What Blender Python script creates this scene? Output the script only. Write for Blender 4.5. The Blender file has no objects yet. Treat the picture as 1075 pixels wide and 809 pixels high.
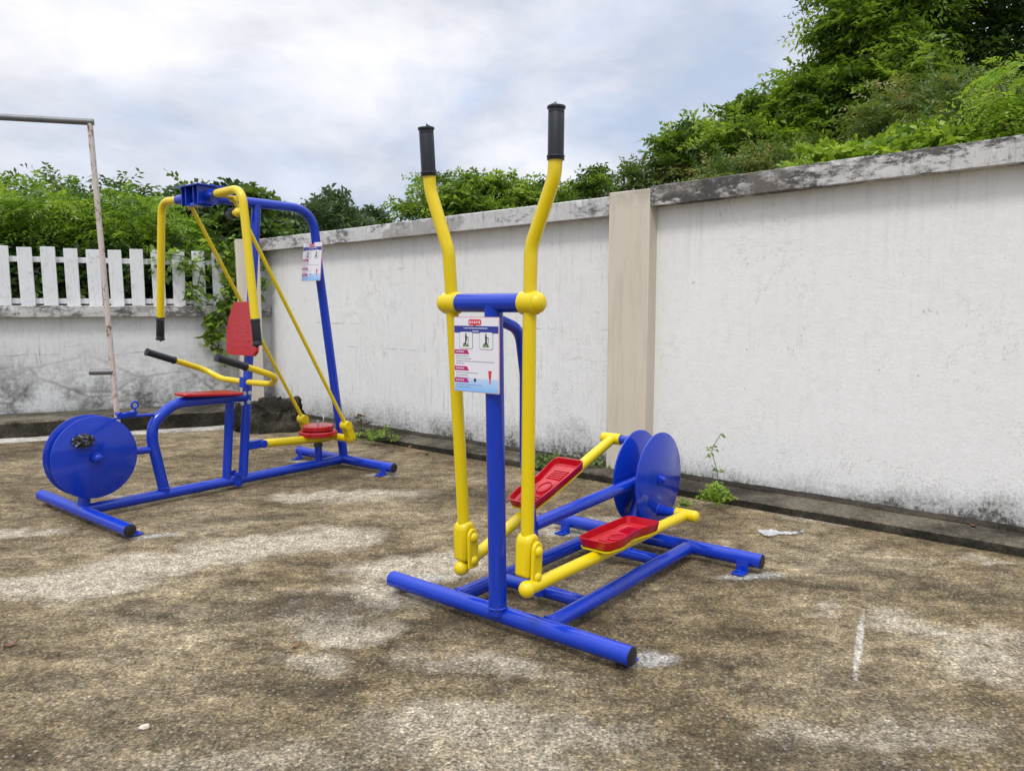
import bpy, bmesh, math, random
import numpy as np
from mathutils import Vector, Matrix
random.seed(7); rng = np.random.default_rng(7)
S = bpy.context.scene; C = S.collection
PI = math.pi
H = 1.2; F = 800.0; PITCH = math.atan((404.5-320)/F)

# ------------------------------------------------------------------ planning helpers
def ray(u, v):
    x = (u-537.5)/F; y = -(v-404.5)/F; cp, sp = math.cos(PITCH), math.sin(PITCH)
    return Vector((x, cp+y*sp, -sp+y*cp))
def ground(u, v, z=0.0):
    r = ray(u, v); t = (z-H)/r.z; return Vector((0, 0, H))+r*t
def at(u, v, Y):
    r = ray(u, v); return Vector((0, 0, H))+r*(Y/r.y)

# ------------------------------------------------------------------ material helpers
class Mat:
    def __init__(s, name):
        s.m = bpy.data.materials.new(name); s.m.use_nodes = True
        s.nt = s.m.node_tree; s.n = s.nt.nodes; s.l = s.nt.links
        s.b = s.n['Principled BSDF']; s.out = s.n['Material Output']
        s.tc = s.n.new('ShaderNodeTexCoord')
    def set(s, k, v):
        i = s.b.inputs[k]
        if hasattr(v, 'node'): s.l.new(v, i)
        else: i.default_value = v
    def _in(s, i, v):
        if v is None: return
        if hasattr(v, 'node'): s.l.new(v, i)
        elif isinstance(v, (tuple, list)) and len(v) == 3 and i.type == 'RGBA': i.default_value = (*v, 1)
        else: i.default_value = v
    def map(s, scale=(1,1,1), loc=(0,0,0), rot=(0,0,0), src=None):
        n = s.n.new('ShaderNodeMapping'); s.l.new(src or s.tc.outputs['Object'], n.inputs[0])
        n.inputs['Scale'].default_value = scale; n.inputs['Location'].default_value = loc; n.inputs['Rotation'].default_value = rot
        return n.outputs[0]
    def noise(s, scale, detail=4, rough=.55, vec=None, dist=0.0, col=False):
        n = s.n.new('ShaderNodeTexNoise'); s.l.new(vec or s.tc.outputs['Object'], n.inputs['Vector'])
        n.inputs['Scale'].default_value = scale; n.inputs['Detail'].default_value = detail
        n.inputs['Roughness'].default_value = rough; n.inputs['Distortion'].default_value = dist
        return n.outputs['Color' if col else 'Fac']
    def voro(s, scale, vec=None, feat='F1', out='Distance', rand=1.0):
        n = s.n.new('ShaderNodeTexVoronoi'); n.feature = feat; s.l.new(vec or s.tc.outputs['Object'], n.inputs['Vector'])
        n.inputs['Scale'].default_value = scale; n.inputs['Randomness'].default_value = rand
        return n.outputs[out]
    def ramp(s, fac, pts, interp='LINEAR'):
        n = s.n.new('ShaderNodeValToRGB'); s._in(n.inputs[0], fac); e = n.color_ramp.elements; n.color_ramp.interpolation = interp
        while len(e) < len(pts): e.new(.5)
        for k, (p, c) in enumerate(pts):
            e[k].position = p; c = (c, c, c) if isinstance(c, (int, float)) else c; e[k].color = (*c, 1)
        return n.outputs[0]
    def math(s, op, a, b=None, c=None, clamp=False):
        n = s.n.new('ShaderNodeMath'); n.operation = op; n.use_clamp = clamp
        s._in(n.inputs[0], a); s._in(n.inputs[1], b); s._in(n.inputs[2], c); return n.outputs[0]
    def mix(s, f, a, b, mode='MIX'):
        n = s.n.new('ShaderNodeMix'); n.data_type = 'RGBA'; n.blend_type = mode
        s._in(n.inputs[0], f); s._in(n.inputs[6], a); s._in(n.inputs[7], b); return n.outputs[2]
    def sep(s, src=None):
        n = s.n.new('ShaderNodeSeparateXYZ'); s.l.new(src or s.tc.outputs['Object'], n.inputs[0]); return n.outputs
    def bump(s, h, strength=.3, dist=.01, prev=None):
        n = s.n.new('ShaderNodeBump'); s._in(n.inputs['Height'], h); n.inputs['Strength'].default_value = strength
        n.inputs['Distance'].default_value = dist
        if prev: s.l.new(prev, n.inputs['Normal'])
        s.l.new(n.outputs[0], s.b.inputs['Normal']); return n.outputs[0]

def paint(name, col, rough=.12, dust=.04):
    M = Mat(name)
    n = M.noise(6, 5, .6); f = M.ramp(n, [(.35, 0), (.75, 1)])
    c = M.mix(M.math('MULTIPLY', f, dust), col, tuple(min(1, x*.6+.12) for x in col))
    M.set('Base Color', c); M.set('Roughness', M.math('ADD', M.math('MULTIPLY', M.noise(9, 4, .6), .16), rough-.08))
    M.set('Specular IOR Level', .5)
    sc_ = M.noise(3.0, 8, .85, M.map((1, 1, 1), (4, 1, 2)), .6)
    sm = M.ramp(M.math('ABSOLUTE', M.math('SUBTRACT', sc_, .5)), [(0, 1), (.003, 0)])
    sg = M.ramp(M.noise(2.3, 3, .5), [(.52, 0), (.60, 1)])
    c = M.mix(M.math('MULTIPLY', M.math('MULTIPLY', sm, sg), .45), c, tuple(min(1, x*.8+.16) for x in col)); M.set('Base Color', c)
    M.bump(M.noise(60, 2, .5), .025, .002)
    return M.m
def plain(name, col, rough=.6, metal=0, var=.15, scale=30, bump=.1):
    M = Mat(name); n = M.noise(scale, 5, .6)
    M.set('Base Color', M.mix(n, tuple(x*(1-var) for x in col), tuple(min(1, x*(1+var)) for x in col)))
    M.set('Roughness', rough); M.set('Metallic', metal)
    if bump: M.bump(M.noise(scale*2, 3, .6), bump, .003)
    return M.m

BLUE = paint('blue_gloss_paint', (.003, .034, .40))
YEL = paint('yellow_gloss_paint', (.70, .52, .001), .22)
RED = paint('red_gloss_paint', (.40, .003, .008), .2)
REDP = plain('red_moulded_plastic', (.43, .003, .010), .2, 0, .12, 20, .06)
RUB = plain('black_rubber_grip', (.010, .011, .016), .42, 0, .3, 60, .15)
BLK = plain('black_end_plug', (.012, .012, .013), .5)
ZINC = plain('zinc_bolt', (.55, .56, .58), .35, .9)
GALV = plain('galvanised_pipe', (.16, .16, .165), .5, .5, .4, 14)

# stained concrete yard -------------------------------------------------------
MASKS = {}
def stain(M, name, items, pos=None, warp=None):
    MASKS[name] = items
    a = M.n.new('ShaderNodeAttribute'); a.attribute_name = name; return a.outputs['Fac']
def blob_mask(M, items, pos, warp):
    tot = None
    sx = M.sep(pos)
    for (x, y, rx, ry, ang, w) in items:
        ca, sa = math.cos(ang), math.sin(ang)
        dx = M.math('SUBTRACT', sx[0], x); dy = M.math('SUBTRACT', sx[1], y)
        a = M.math('DIVIDE', M.math('ADD', M.math('MULTIPLY', dx, ca), M.math('MULTIPLY', dy, sa)), rx)
        b = M.math('DIVIDE', M.math('SUBTRACT', M.math('MULTIPLY', dy, ca), M.math('MULTIPLY', dx, sa)), ry)
        d = M.math('SQRT', M.math('ADD', M.math('MULTIPLY', a, a), M.math('MULTIPLY', b, b)))
        f = M.math('MULTIPLY', M.math('SUBTRACT', 1.15, d, clamp=True), w)
        tot = f if tot is None else M.math('MAXIMUM', tot, f)
    return tot
def G(u, v, rx, ry, ang=0, w=1.0):
    p = ground(u, v); return (p.x, p.y, rx, ry, math.radians(ang), w)

M = Mat('stained_concrete'); CONC = M.m
pos = M.tc.outputs['Object']
wn = M.noise(1.9, 8, .72, col=True)
wv = M.n.new('ShaderNodeVectorMath'); wv.operation = 'SUBTRACT'; M.l.new(wn, wv.inputs[0]); wv.inputs[1].default_value = (.5, .5, .5)
wm = M.n.new('ShaderNodeVectorMath'); wm.operation = 'SCALE'; M.l.new(wv.outputs[0], wm.inputs[0]); wm.inputs['Scale'].default_value = .9
wa = M.n.new('ShaderNodeVectorMath'); wa.operation = 'ADD'; M.l.new(pos, wa.inputs[0]); M.l.new(wm.outputs[0], wa.inputs[1])
wpos = wa.outputs[0]
strk = M.map((1.0, 1.7, 1), rot=(0, 0, math.radians(12)))
big = M.noise(.9, 6, .62, wpos)
med = M.noise(4.2, 9, .78, strk, .3)
fine = M.noise(85, 5, .75)
grit = M.noise(170, 3, .8)
base = M.ramp(big, [(.30, (.080, .060, .034)), (.46, (.165, .128, .074)), (.56, (.240, .194, .124)), (.70, (.33, .285, .205))])
dark = M.ramp(med, [(.38, (.48, .45, .41)), (.49, (.90, .89, .86)), (.62, (1.45, 1.44, 1.40))])
col = M.mix(1.0, base, dark, 'MULTIPLY')
# pale, leached patches
pale = stain(M, 'pale_stain', [G(60, 612, .55, .17, 10), G(190, 590, .6, .17, 14), G(300, 572, .6, .26, 12), G(450, 592, .42, .26, 20, 1.0),
    G(400, 625, .30, .16, 0, .8), G(360, 655, .3, .15, -20, .8), G(15, 560, .35, .12, 20, .7), G(520, 700, .35, .14, -30, .55), G(470, 770, .5, .16, -10, .5),
    G(250, 790, .5, .10, 0, .45), G(560, 790, .5, .12, 20, .5), G(960, 560, .45, .10, -40, .8), G(870, 548, .35, .07, -40, .7), G(1010, 665, .35, .16, -20, .6), G(1060, 700, .3, .2, 0, .5), G(880, 640, .12, .06, 0, .5), G(950, 760, .4, .12, 10, .45), G(340, 690, .3, .10, 0, .6),
    G(860, 770, .4, .12, 0, .45), G(610, 555, .30, .16, 0, .8), G(1060, 590, .4, .06, -40, .6), G(120, 520, .3, .1, 0, .5), G(400, 520, .5, .2, 10, .7), G(330, 520, .4, .12, 10, .8)], wpos, None)
pn = M.math('ADD', M.math('MULTIPLY', M.noise(5, 9, .78), .7), M.math('MULTIPLY', fine, .45))
pm = M.ramp(M.math('MULTIPLY', M.math('MULTIPLY', pale, 1.5), M.math('ADD', pn, .45)), [(.25, 0), (.95, 1)])
col = M.mix(M.math('MULTIPLY', pm, .8), col, (.45, .405, .325))
# brown to black algae patches
alg = stain(M, 'algae_stain', [G(330, 640, .5, .22, 10), G(150, 640, .5, .15, 10, .7), G(330, 720, .3, .12, 0, .8), G(450, 655, .35, .12, 0, .8), G(60, 470, .5, .12, 20, .8), G(250, 545, .5, .12, 10, .8),
    G(480, 520, .5, .25, 0, .9), G(300, 540, .4, .12, 0, .8), G(860, 620, .5, .2, -20, .7), G(1010, 620, .4, .15, -20, .8), G(700, 690, .3, .12, 0, .6), G(780, 790, .4, .1, 0, .8), G(640, 650, .35, .14, -30, .7),
    G(680, 580, .35, .2, 0, .6), G(900, 600, .6, .10, -35, .6), G(350, 490, .5, .15, 0, .7), G(40, 500, .3, .1, 0, .8)], wpos, None)
am = M.ramp(M.math('MULTIPLY', M.math('MULTIPLY', alg, 1.3), M.math('ADD', M.noise(4.3, 8, .7, strk), .4)), [(.3, 0), (1.0, 1)])
col = M.mix(M.math('MULTIPLY', am, .72), col, (.050, .039, .023))
# greyer near the camera
gy = M.math('MULTIPLY', M.math('SUBTRACT', 2.75, M.sep(wpos)[1]), 1.1, clamp=True)
gm = M.math('MULTIPLY', gy, M.ramp(M.noise(1.4, 5, .6), [(.4, 0), (.6, 1)]))
col = M.mix(M.math('MULTIPLY', gm, .35), col, (.150, .138, .112))
# fresh cement smears round the anchor brackets
cem = stain(M, 'cement_smear', [G(684, 690, .085, .07, 0, 1.4), G(790, 604, .17, .055, 0, 1.4), G(600, 560, .12, .06, 0, 1.2), G(165, 562, .16, .05, 10, 1.2), G(405, 499, .2, .06, 0, 1.2), G(462, 603, .12, .07, 0, 1.0), G(318, 484, .12, .06, 0, 1)], wpos, None)
cm = M.ramp(M.math('MULTIPLY', cem, M.math('ADD', M.noise(22, 6, .8), .35)), [(.2, 0), (.9, 1)])
col = M.mix(M.math('MULTIPLY', cm, .8), col, (.42, .42, .41))
# chalk line and scuffs
a_, b_ = ground(908, 628), ground(894, 738)
mid = (a_+b_)/2; dv = b_-a_
chk = blob_mask(M, [(mid.x, mid.y, dv.length/2, .020, math.atan2(dv.y, dv.x), 2.0), G(845, 628, .09, .010, 60, 1.2), G(840, 756, .05, .008, 0, 1.3), G(425, 690, .12, .006, -35, 1.3), G(265, 628, .05, .012, 0, 1.3), G(225, 608, .16, .006, -30, 1.2), G(770, 640, .12, .02, 90, .8)],
    pos, None)
chm = M.ramp(M.math('MULTIPLY', chk, M.math('ADD', M.noise(45, 5, .85), .05)), [(.40, 0), (.80, 1)])
col = M.mix(M.math('MULTIPLY', chm, .7), col, (.55, .53, .49))
# exposed aggregate speckle: pale and dark grains
gr = M.voro(150, out='Color'); gs = M.sep(gr)
agg = M.ramp(gs[0], [(0, (.42, .40, .37)), (.3, (.78, .76, .73)), (.6, (1.0, .98, .95)), (.88, (1.22, 1.20, 1.16)), (1, (1.9, 1.88, 1.8))])
col = M.mix(.85, col, agg, 'MULTIPLY')
sp = M.ramp(fine, [(.37, (.38, .36, .33)), (.46, (.85, .84, .81)), (.54, (1.10, 1.09, 1.07)), (.64, (1.6, 1.58, 1.5))])
col = M.mix(.9, col, sp, 'MULTIPLY')
mid_ = M.ramp(M.noise(17, 6, .75), [(.36, (.52, .49, .43)), (.5, (1, 1, 1)), (.64, (1.45, 1.42, 1.36))])
col = M.mix(.8, col, mid_, 'MULTIPLY')
pits = M.ramp(M.math('ADD', M.voro(26), M.math('MULTIPLY', fine, .2)), [(.16, (.3, .28, .25)), (.22, (1, 1, 1))])
col = M.mix(.65, col, pits, 'MULTIPLY')
gv = M.voro(75, M.map((1, 1, 1), (.3, .7, 0)), out='Color'); gd = M.voro(75, M.map((1, 1, 1), (.3, .7, 0)))
spk = M.math('MULTIPLY', M.ramp(M.sep(gv)[1], [(.86, 0), (.88, 1)]), M.ramp(gd, [(.30, 1), (.42, 0)]))
col = M.mix(M.math('MULTIPLY', spk, .5), col, (.028, .024, .018))
spl = M.math('MULTIPLY', M.ramp(M.sep(gv)[2], [(.91, 0), (.93, 1)]), M.ramp(gd, [(.28, 1), (.40, 0)]))
col = M.mix(M.math('MULTIPLY', spl, .35), col, (.48, .46, .41))
ck = M.noise(1.1, 7, .72, M.map((1, 1, 1), (5, 2, 0)), .8)
ckm = M.math('MULTIPLY', M.ramp(M.math('ABSOLUTE', M.math('SUBTRACT', ck, .5)), [(0, 1), (.0022, 0)]), M.ramp(M.noise(.8, 3, .5, M.map((1, 1, 1), (2, 9, 0))), [(.54, 0), (.58, 1)]))
col = M.mix(M.math('MULTIPLY', ckm, .75), col, (.03, .025, .02))
M.set('Base Color', col); M.set('Roughness', .9); M.set('Specular IOR Level', .25)
h = M.math('ADD', M.math('MULTIPLY', fine, .8), M.math('ADD', M.math('MULTIPLY', gs[0], .35), M.math('MULTIPLY', M.noise(9, 5, .6), .8)))
M.bump(h, .75, .008)

# painted wall ---------------------------------------------------------------
def wall_mat(name, base, grime, low_h, low_amt, streak, side=None):
    M = Mat(name); s = M.sep()
    c = M.mix(M.noise(1.3, 5, .6), tuple(x*.88 for x in base), base)
    c = M.mix(M.math('MULTIPLY', M.ramp(M.noise(14, 6, .7), [(.45, 0), (.8, 1)]), .35), c, tuple(x*.72 for x in base))
    # runs of dirt down the face
    sv = M.map((16, 16, 1.6)); st = M.ramp(M.noise(2.2, 8, .8, sv), [(.52, 0), (.66, 1)])
    band = M.ramp(M.noise(.9, 4, .6), [(.38, 0), (.6, 1)])
    c = M.mix(M.math('MULTIPLY', M.math('MULTIPLY', st, band), streak), c, (.21, .205, .185))
    # mould rising from the foot of the wall
    edge = M.math('MULTIPLY', M.math('SUBTRACT', M.math('ADD', M.noise(1.6, 8, .75), M.math('MULTIPLY', M.noise(38, 5, .85), .8)), .62), low_h*2.4)
    fz = M.math('DIVIDE', M.math('SUBTRACT', edge, M.math('SUBTRACT', s[2], .06)), low_h, clamp=True)
    fm = M.ramp(fz, [(0.0, 0), (.5, .42), (.8, 1)])
    c = M.mix(M.math('MULTIPLY', fm, low_amt), c, (.045, .042, .032))
    # scattered pits, scuffs and scratches
    pt = M.voro(4.6, M.map((1.5, 1, .75)), rand=1); pm_ = M.ramp(M.noise(8.5, 9, .9, M.map((1.3, 1, .75))), [(.612, 0), (.635, 1)])
    c = M.mix(M.math('MULTIPLY', pm_, .75), c, (.13, .13, .115))
    pt2 = M.voro(7, M.map((1.6, 1, .8)), rand=1); p2 = M.ramp(M.math('ADD', pt2, M.math('MULTIPLY', M.noise(40, 4, .7), .12)), [(.085, 1), (.12, 0)])
    c = M.mix(M.math('MULTIPLY', M.math('MULTIPLY', p2, band), .6), c, (.16, .155, .14))
    cr = M.noise(2.0, 6, .7, M.map((1, 1, 1), (3, 1, 7)), 1.2)
    crm = M.ramp(M.math('ABSOLUTE', M.math('SUBTRACT', cr, .5)), [(.0, 1), (.0035, 0)])
    gate = M.ramp(M.noise(1.1, 3, .5, M.map((1, 1, 1), (9, 2, 1))), [(.56, 0), (.60, 1)])
    c = M.mix(M.math('MULTIPLY', M.math('MULTIPLY', crm, gate), .6), c, (.16, .155, .14))
    if grime:
        g = M.math('ADD', M.math('MULTIPLY', M.noise(2.4, 9, .8, M.map((1, 1, 1.2))), .72), M.math('MULTIPLY', M.noise(26, 6, .85), .28)); top = M.math('DIVIDE', M.math('SUBTRACT', .84, s[2]), .5, clamp=True)
        gm = M.math('MULTIPLY', M.ramp(g, [(.45, 0), (.59, 1)]), top)
        c = M.mix(M.math('MULTIPLY', gm, grime), c, (.10, .10, .085))
        ve = M.voro(1.5, M.map((1, 1, 2.0)), 'DISTANCE_TO_EDGE'); vem = M.math('MULTIPLY', M.ramp(M.math('ADD', ve, M.math('MULTIPLY', M.noise(9, 6, .7), .16)), [(.07, 1), (.125, 0)]), top)
        c = M.mix(M.math('MULTIPLY', vem, .55), c, (.055, .055, .042))
    # horizontal shrinkage cracks of the plaster
    for zz in (() if side is None and not grime else (1.02, .80) if not grime else (.72,)):
        ln = M.math('ABSOLUTE', M.math('SUBTRACT', M.math('ADD', s[2], M.math('MULTIPLY', M.noise(5, 3, .5), .03)), zz+.015))
        lm = M.math('MULTIPLY', M.ramp(ln, [(.002, 1), (.006, 0)]), M.ramp(M.noise(1.2, 5, .7, M.map((1, 1, 1), (zz*5, 0, 0))), [(.50, 0), (.60, 1)]))
        c = M.mix(M.math('MULTIPLY', lm, .7), c, (.10, .10, .09))
    dr = M.math('MULTIPLY', M.math('DIVIDE', M.math('SUBTRACT', s[2], M.math('SUBTRACT', 1.86, M.math('MULTIPLY', M.noise(1.5, 4, .6, M.map((2.2, 1, .05))), 1.1))), .5, clamp=True), M.ramp(M.noise(2.4, 7, .75, M.map((9, 9, .35), (4, 0, 0))), [(.5, 0), (.64, 1)]))
    c = M.mix(M.math('MULTIPLY', dr, 0 if grime else .17), c, (.22, .215, .19))
    stp = M.math('ADD', M.noise(70, 4, .8), M.math('MULTIPLY', M.noise(3, 5, .7), .5))
    up_ = M.math('ADD', M.math('MULTIPLY', M.math('SUBTRACT', .75, s[2], clamp=True), .16), -.035)
    c = M.mix(M.math('MULTIPLY', M.ramp(M.math('ADD', stp, up_), [(.83, 0), (.97, 1)]), .5), c, (.24, .24, .215))
    M.set('Base Color', c); M.set('Roughness', .85); M.set('Specular IOR Level', .2)
    M.bump(M.math('ADD', M.noise(5, 6, .65), M.math('MULTIPLY', M.noise(60, 4, .7), .35)), .35, .012)
    return M.m
WALL = wall_mat('white_painted_render', (.83, .82, .79), 0, .19, .95, .16)
WALL_FAR = wall_mat('streaked_white_render', (.79, .785, .76), 0, .34, .95, .5, side=1)
WALL_LOW = wall_mat('mouldy_white_render', (.72, .72, .695), .95, .30, .95, .75)

def coping_mat(name, base, amt, th, seed):
    M = Mat(name); s = M.sep()
    c = M.mix(M.noise(7, 6, .7), tuple(x*.75 for x in base), base)
    n = M.math('ADD', M.noise(4.5, 9, .82, M.map((1, 1, 2.2), (seed, 0, 0))), M.math('MULTIPLY', M.noise(1.0, 3, .5, M.map((1, 1, 1), (seed*2, 3, 0))), .35))
    m = M.ramp(n, [(th, 0), (th+.09, 1)])
    c = M.mix(M.math('MULTIPLY', m, amt), c, (.055, .050, .045))
    n2 = M.ramp(M.noise(2.0, 6, .6, M.map((1, 1, 1.5), (seed+7, 0, 0))), [(.56, 0), (.59, 1)])
    c = M.mix(M.math('MULTIPLY', n2, .5), c, (.19, .17, .145))
    sv = M.ramp(M.noise(3, 7, .8, M.map((14, 8, 1.2), (seed, 0, 0))), [(.54, 0), (.66, 1)])
    c = M.mix(M.math('MULTIPLY', sv, .55), c, (.075, .07, .06))
    M.set('Base Color', c); M.set('Roughness', .9); M.set('Specular IOR Level', .2)
    M.bump(M.math('ADD', M.noise(12, 7, .7), M.math('MULTIPLY', m, -.3)), .6, .012)
    return M.m
COPE_R = coping_mat('mould_blackened_coping', (.62, .60, .57), .95, .635, 2.0)
COPE_L = coping_mat('weathered_grey_coping', (.60, .59, .57), .85, .70, 11.0)
LEDGE = coping_mat('lichened_ledge', (.60, .585, .55), .85, .64, 5.0)
M = Mat('beige_pillar_paint'); s = M.sep()
c = M.mix(M.noise(3, 6, .6), (.54, .48, .38), (.63, .57, .46))
c = M.mix(M.math('MULTIPLY', M.ramp(M.noise(2.5, 6, .7, M.map((10, 10, .7))), [(.5, 0), (.75, 1)]), .35), c, (.30, .26, .20))
tm = M.math('MULTIPLY', M.math('DIVIDE', M.math('SUBTRACT', s[2], 1.82), .14, clamp=True), M.ramp(M.noise(8, 6, .7), [(.4, 0), (.6, 1)]))
c = M.mix(M.math('MULTIPLY', tm, .45), c, (.16, .14, .11))
M.set('Base Color', c); M.set('Roughness', .8); M.bump(M.noise(30, 5, .6), .2, .006); BEIGE = M.m
def kerb_mat(name, a, b, th):
    M = Mat(name)
    c = M.mix(M.ramp(M.noise(2.2, 9, .75), [(th, 0), (th+.2, 1)]), a, b)
    c = M.mix(.9, c, M.ramp(M.noise(55, 5, .75), [(.32, .4), (.5, 1), (.68, 1.6)]), 'MULTIPLY')
    M.set('Base Color', c); M.set('Roughness', .95); M.set('Specular IOR Level', .2)
    M.bump(M.math('ADD', M.noise(14, 7, .75), M.math('MULTIPLY', M.noise(70, 4, .7), .4)), .8, .02); return M.m
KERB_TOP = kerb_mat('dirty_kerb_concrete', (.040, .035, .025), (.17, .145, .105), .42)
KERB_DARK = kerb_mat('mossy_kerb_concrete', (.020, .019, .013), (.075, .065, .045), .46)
MORTAR = kerb_mat('pale_mortar', (.30, .27, .22), (.52, .49, .43), .4)
SOIL = kerb_mat('dark_soil', (.028, .024, .017), (.075, .062, .045), .42)
M = Mat('white_fence_paint')
c = M.mix(M.noise(8, 6, .6), (.62, .63, .62), (.74, .745, .74))
c = M.mix(M.math('MULTIPLY', M.ramp(M.noise(18, 7, .75), [(.55, 0), (.70, 1)]), .6), c, (.26, .26, .22))
c = M.mix(M.math('MULTIPLY', M.ramp(M.noise(3, 6, .7, M.map((20, 20, 1.5))), [(.52, 0), (.7, 1)]), .4), c, (.30, .30, .26))
M.set('Base Color', c); M.set('Roughness', .75); M.bump(M.noise(25, 5, .6), .25, .005); FENCE = M.m
M = Mat('peeling_rusty_post_paint')
c = M.mix(M.noise(20, 6, .7), (.46, .38, .33), (.60, .53, .47))
c = M.mix(M.ramp(M.noise(13, 8, .75, M.map((1, 1, .6))), [(.54, 0), (.60, 1)]), c, (.16, .075, .045))
M.set('Base Color', c); M.set('Roughness', .7); M.bump(M.noise(40, 5, .7), .4, .004); RUSTY = M.m
M = Mat('rough_grass'); M.set('Base Color', M.mix(M.noise(4, 6, .6), (.03, .05, .015), (.07, .09, .03))); M.set('Roughness', .95); GRASS = M.m

def leaf_mat(name, dark, light, tip=None, trans=.35):
    M = Mat(name)
    at_ = M.n.new('ShaderNodeAttribute'); at_.attribute_name = 'tone'
    f = at_.outputs['Fac']
    c = M.ramp(f, [(0, dark), (.6, light), (1, tip or light)])
    M.set('Base Color', c); M.set('Roughness', .55); M.set('Specular IOR Level', .35)
    tr = M.n.new('ShaderNodeBsdfTranslucent'); M.l.new(M.mix(1.0, c, (1.25, 1.2, .6), 'MULTIPLY'), tr.inputs[0])
    mx = M.n.new('ShaderNodeMixShader'); mx.inputs[0].default_value = trans
    M.l.new(M.b.outputs[0], mx.inputs[1]); M.l.new(tr.outputs[0], mx.inputs[2]); M.l.new(mx.outputs[0], M.out.inputs[0])
    return M.m
LF_MID = leaf_mat('mid_green_leaves', (.026, .060, .010), (.175, .285, .032), (.38, .50, .08), .42)
LF_DARK = leaf_mat('dark_green_leaves', (.020, .042, .013), (.085, .15, .032), (.17, .25, .06), .36)
LF_BRIGHT = leaf_mat('bright_feathery_leaves', (.055, .115, .012), (.21, .35, .032), (.33, .45, .07), .45)
LF_OLIVE = leaf_mat('olive_dry_leaves', (.05, .09, .02), (.155, .225, .05), (.30, .26, .12), .38)
LF_FAR = leaf_mat('distant_grey_green_leaves', (.06, .10, .05), (.11, .17, .08), (.16, .22, .11), .3)
BARK = plain('tree_bark', (.075, .060, .045), .9, 0, .4, 18, .6)
STEM = plain('green_stem', (.07, .11, .03), .7)

# ------------------------------------------------------------------ mesh helpers
def link(name, bm, mats, parent=None, smooth=True, bevel=0, loc=None, rot=None, kind=None):
    me = bpy.data.meshes.new(name); bm.normal_update(); bm.to_mesh(me); bm.free()
    if not isinstance(mats, (list, tuple)): mats = [mats]
    for m in mats: me.materials.append(m)
    if smooth:
        me.polygons.foreach_set('use_smooth', [True]*len(me.polygons))
        me.set_sharp_from_angle(angle=math.radians(38))
    o = bpy.data.objects.new(name, me); C.objects.link(o)
    if parent: o.parent = parent
    if loc is not None: o.location = loc
    if rot is not None: o.rotation_euler = rot
    if bevel:
        b = o.modifiers.new('bevel', 'BEVEL'); b.width = bevel; b.segments = 2; b.limit_method = 'ANGLE'
    if kind: o['kind'] = kind
    return o
def tag(o, label, cat=None, group=None):
    o['label'] = label
    if cat: o['category'] = cat
    if group: o['group'] = group
    return o
def empty(name, loc=(0, 0, 0), rz=0):
    o = bpy.data.objects.new(name, None); C.objects.link(o); o.location = loc; o.rotation_euler = (0, 0, rz); o.empty_display_size = .1; return o

def fillet(pts, rad, n=8):
    pts = [Vector(p) for p in pts]; out = [pts[0]]
    if isinstance(rad, (int, float)): rad = [rad]*(len(pts)-2)
    for k in range(1, len(pts)-1):
        p, a, b = pts[k], pts[k-1], pts[k+1]
        da, db = (a-p).normalized(), (b-p).normalized(); ang = da.angle(db)
        if PI-ang < .02 or rad[k-1] <= 0: out.append(p); continue
        d = min(rad[k-1]/math.tan(ang/2), (a-p).length*.49, (b-p).length*.49)
        s, e = p+da*d, p+db*d
        for i in range(n+1):
            t = i/n; out.append(s*(1-t)**2+p*2*t*(1-t)+e*t*t)
    out.append(pts[-1]); return out
def tube(bm, pts, r, rad=0, seg=20, cap=True, mi=0, n=8, squash=None):
    P = fillet(pts, rad, n) if rad else [Vector(p) for p in pts]
    rs = r if isinstance(r, (list, tuple)) else [r]*len(P)
    T = []
    for i in range(len(P)):
        a = P[max(0, i-1)]; b = P[min(len(P)-1, i+1)]; T.append((b-a).normalized())
    up = Vector((0, 0, 1)) if abs(T[0].z) < .9 else Vector((1, 0, 0))
    nrm = (up-T[0]*up.dot(T[0])).normalized(); rings = []
    for i, p in enumerate(P):
        nrm = (nrm-T[i]*nrm.dot(T[i])).normalized(); bi = T[i].cross(nrm)
        rings.append([bm.verts.new(p+(nrm*math.cos(2*PI*k/seg)+bi*math.sin(2*PI*k/seg))*rs[i]) for k in range(seg)])
    fs = []
    for i in range(len(P)-1):
        for k in range(seg):
            fs.append(bm.faces.new((rings[i][k], rings[i][(k+1) % seg], rings[i+1][(k+1) % seg], rings[i+1][k])))
    if cap:
        fs.append(bm.faces.new(list(reversed(rings[0])))); fs.append(bm.faces.new(rings[-1]))
    for f in fs: f.material_index = mi
    return bm
def box(bm, c, s, rot=None, mi=0):
    m = Matrix.Translation(Vector(c)) @ (rot.to_4x4() if rot else Matrix()) @ Matrix.Diagonal((*s, 1))
    r = bmesh.ops.create_cube(bm, size=1, matrix=m)
    for v in r['verts']:
        for f in v.link_faces: f.material_index = mi
def ball(bm, c, r, mi=0, sc=(1, 1, 1), seg=20):
    m = Matrix.Translation(Vector(c)) @ Matrix.Diagonal((r*sc[0], r*sc[1], r*sc[2], 1))
    rr = bmesh.ops.create_uvsphere(bm, u_segments=seg, v_segments=seg//2, radius=1, matrix=m)
    for v in rr['verts']:
        for f in v.link_faces: f.material_index = mi
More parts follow.
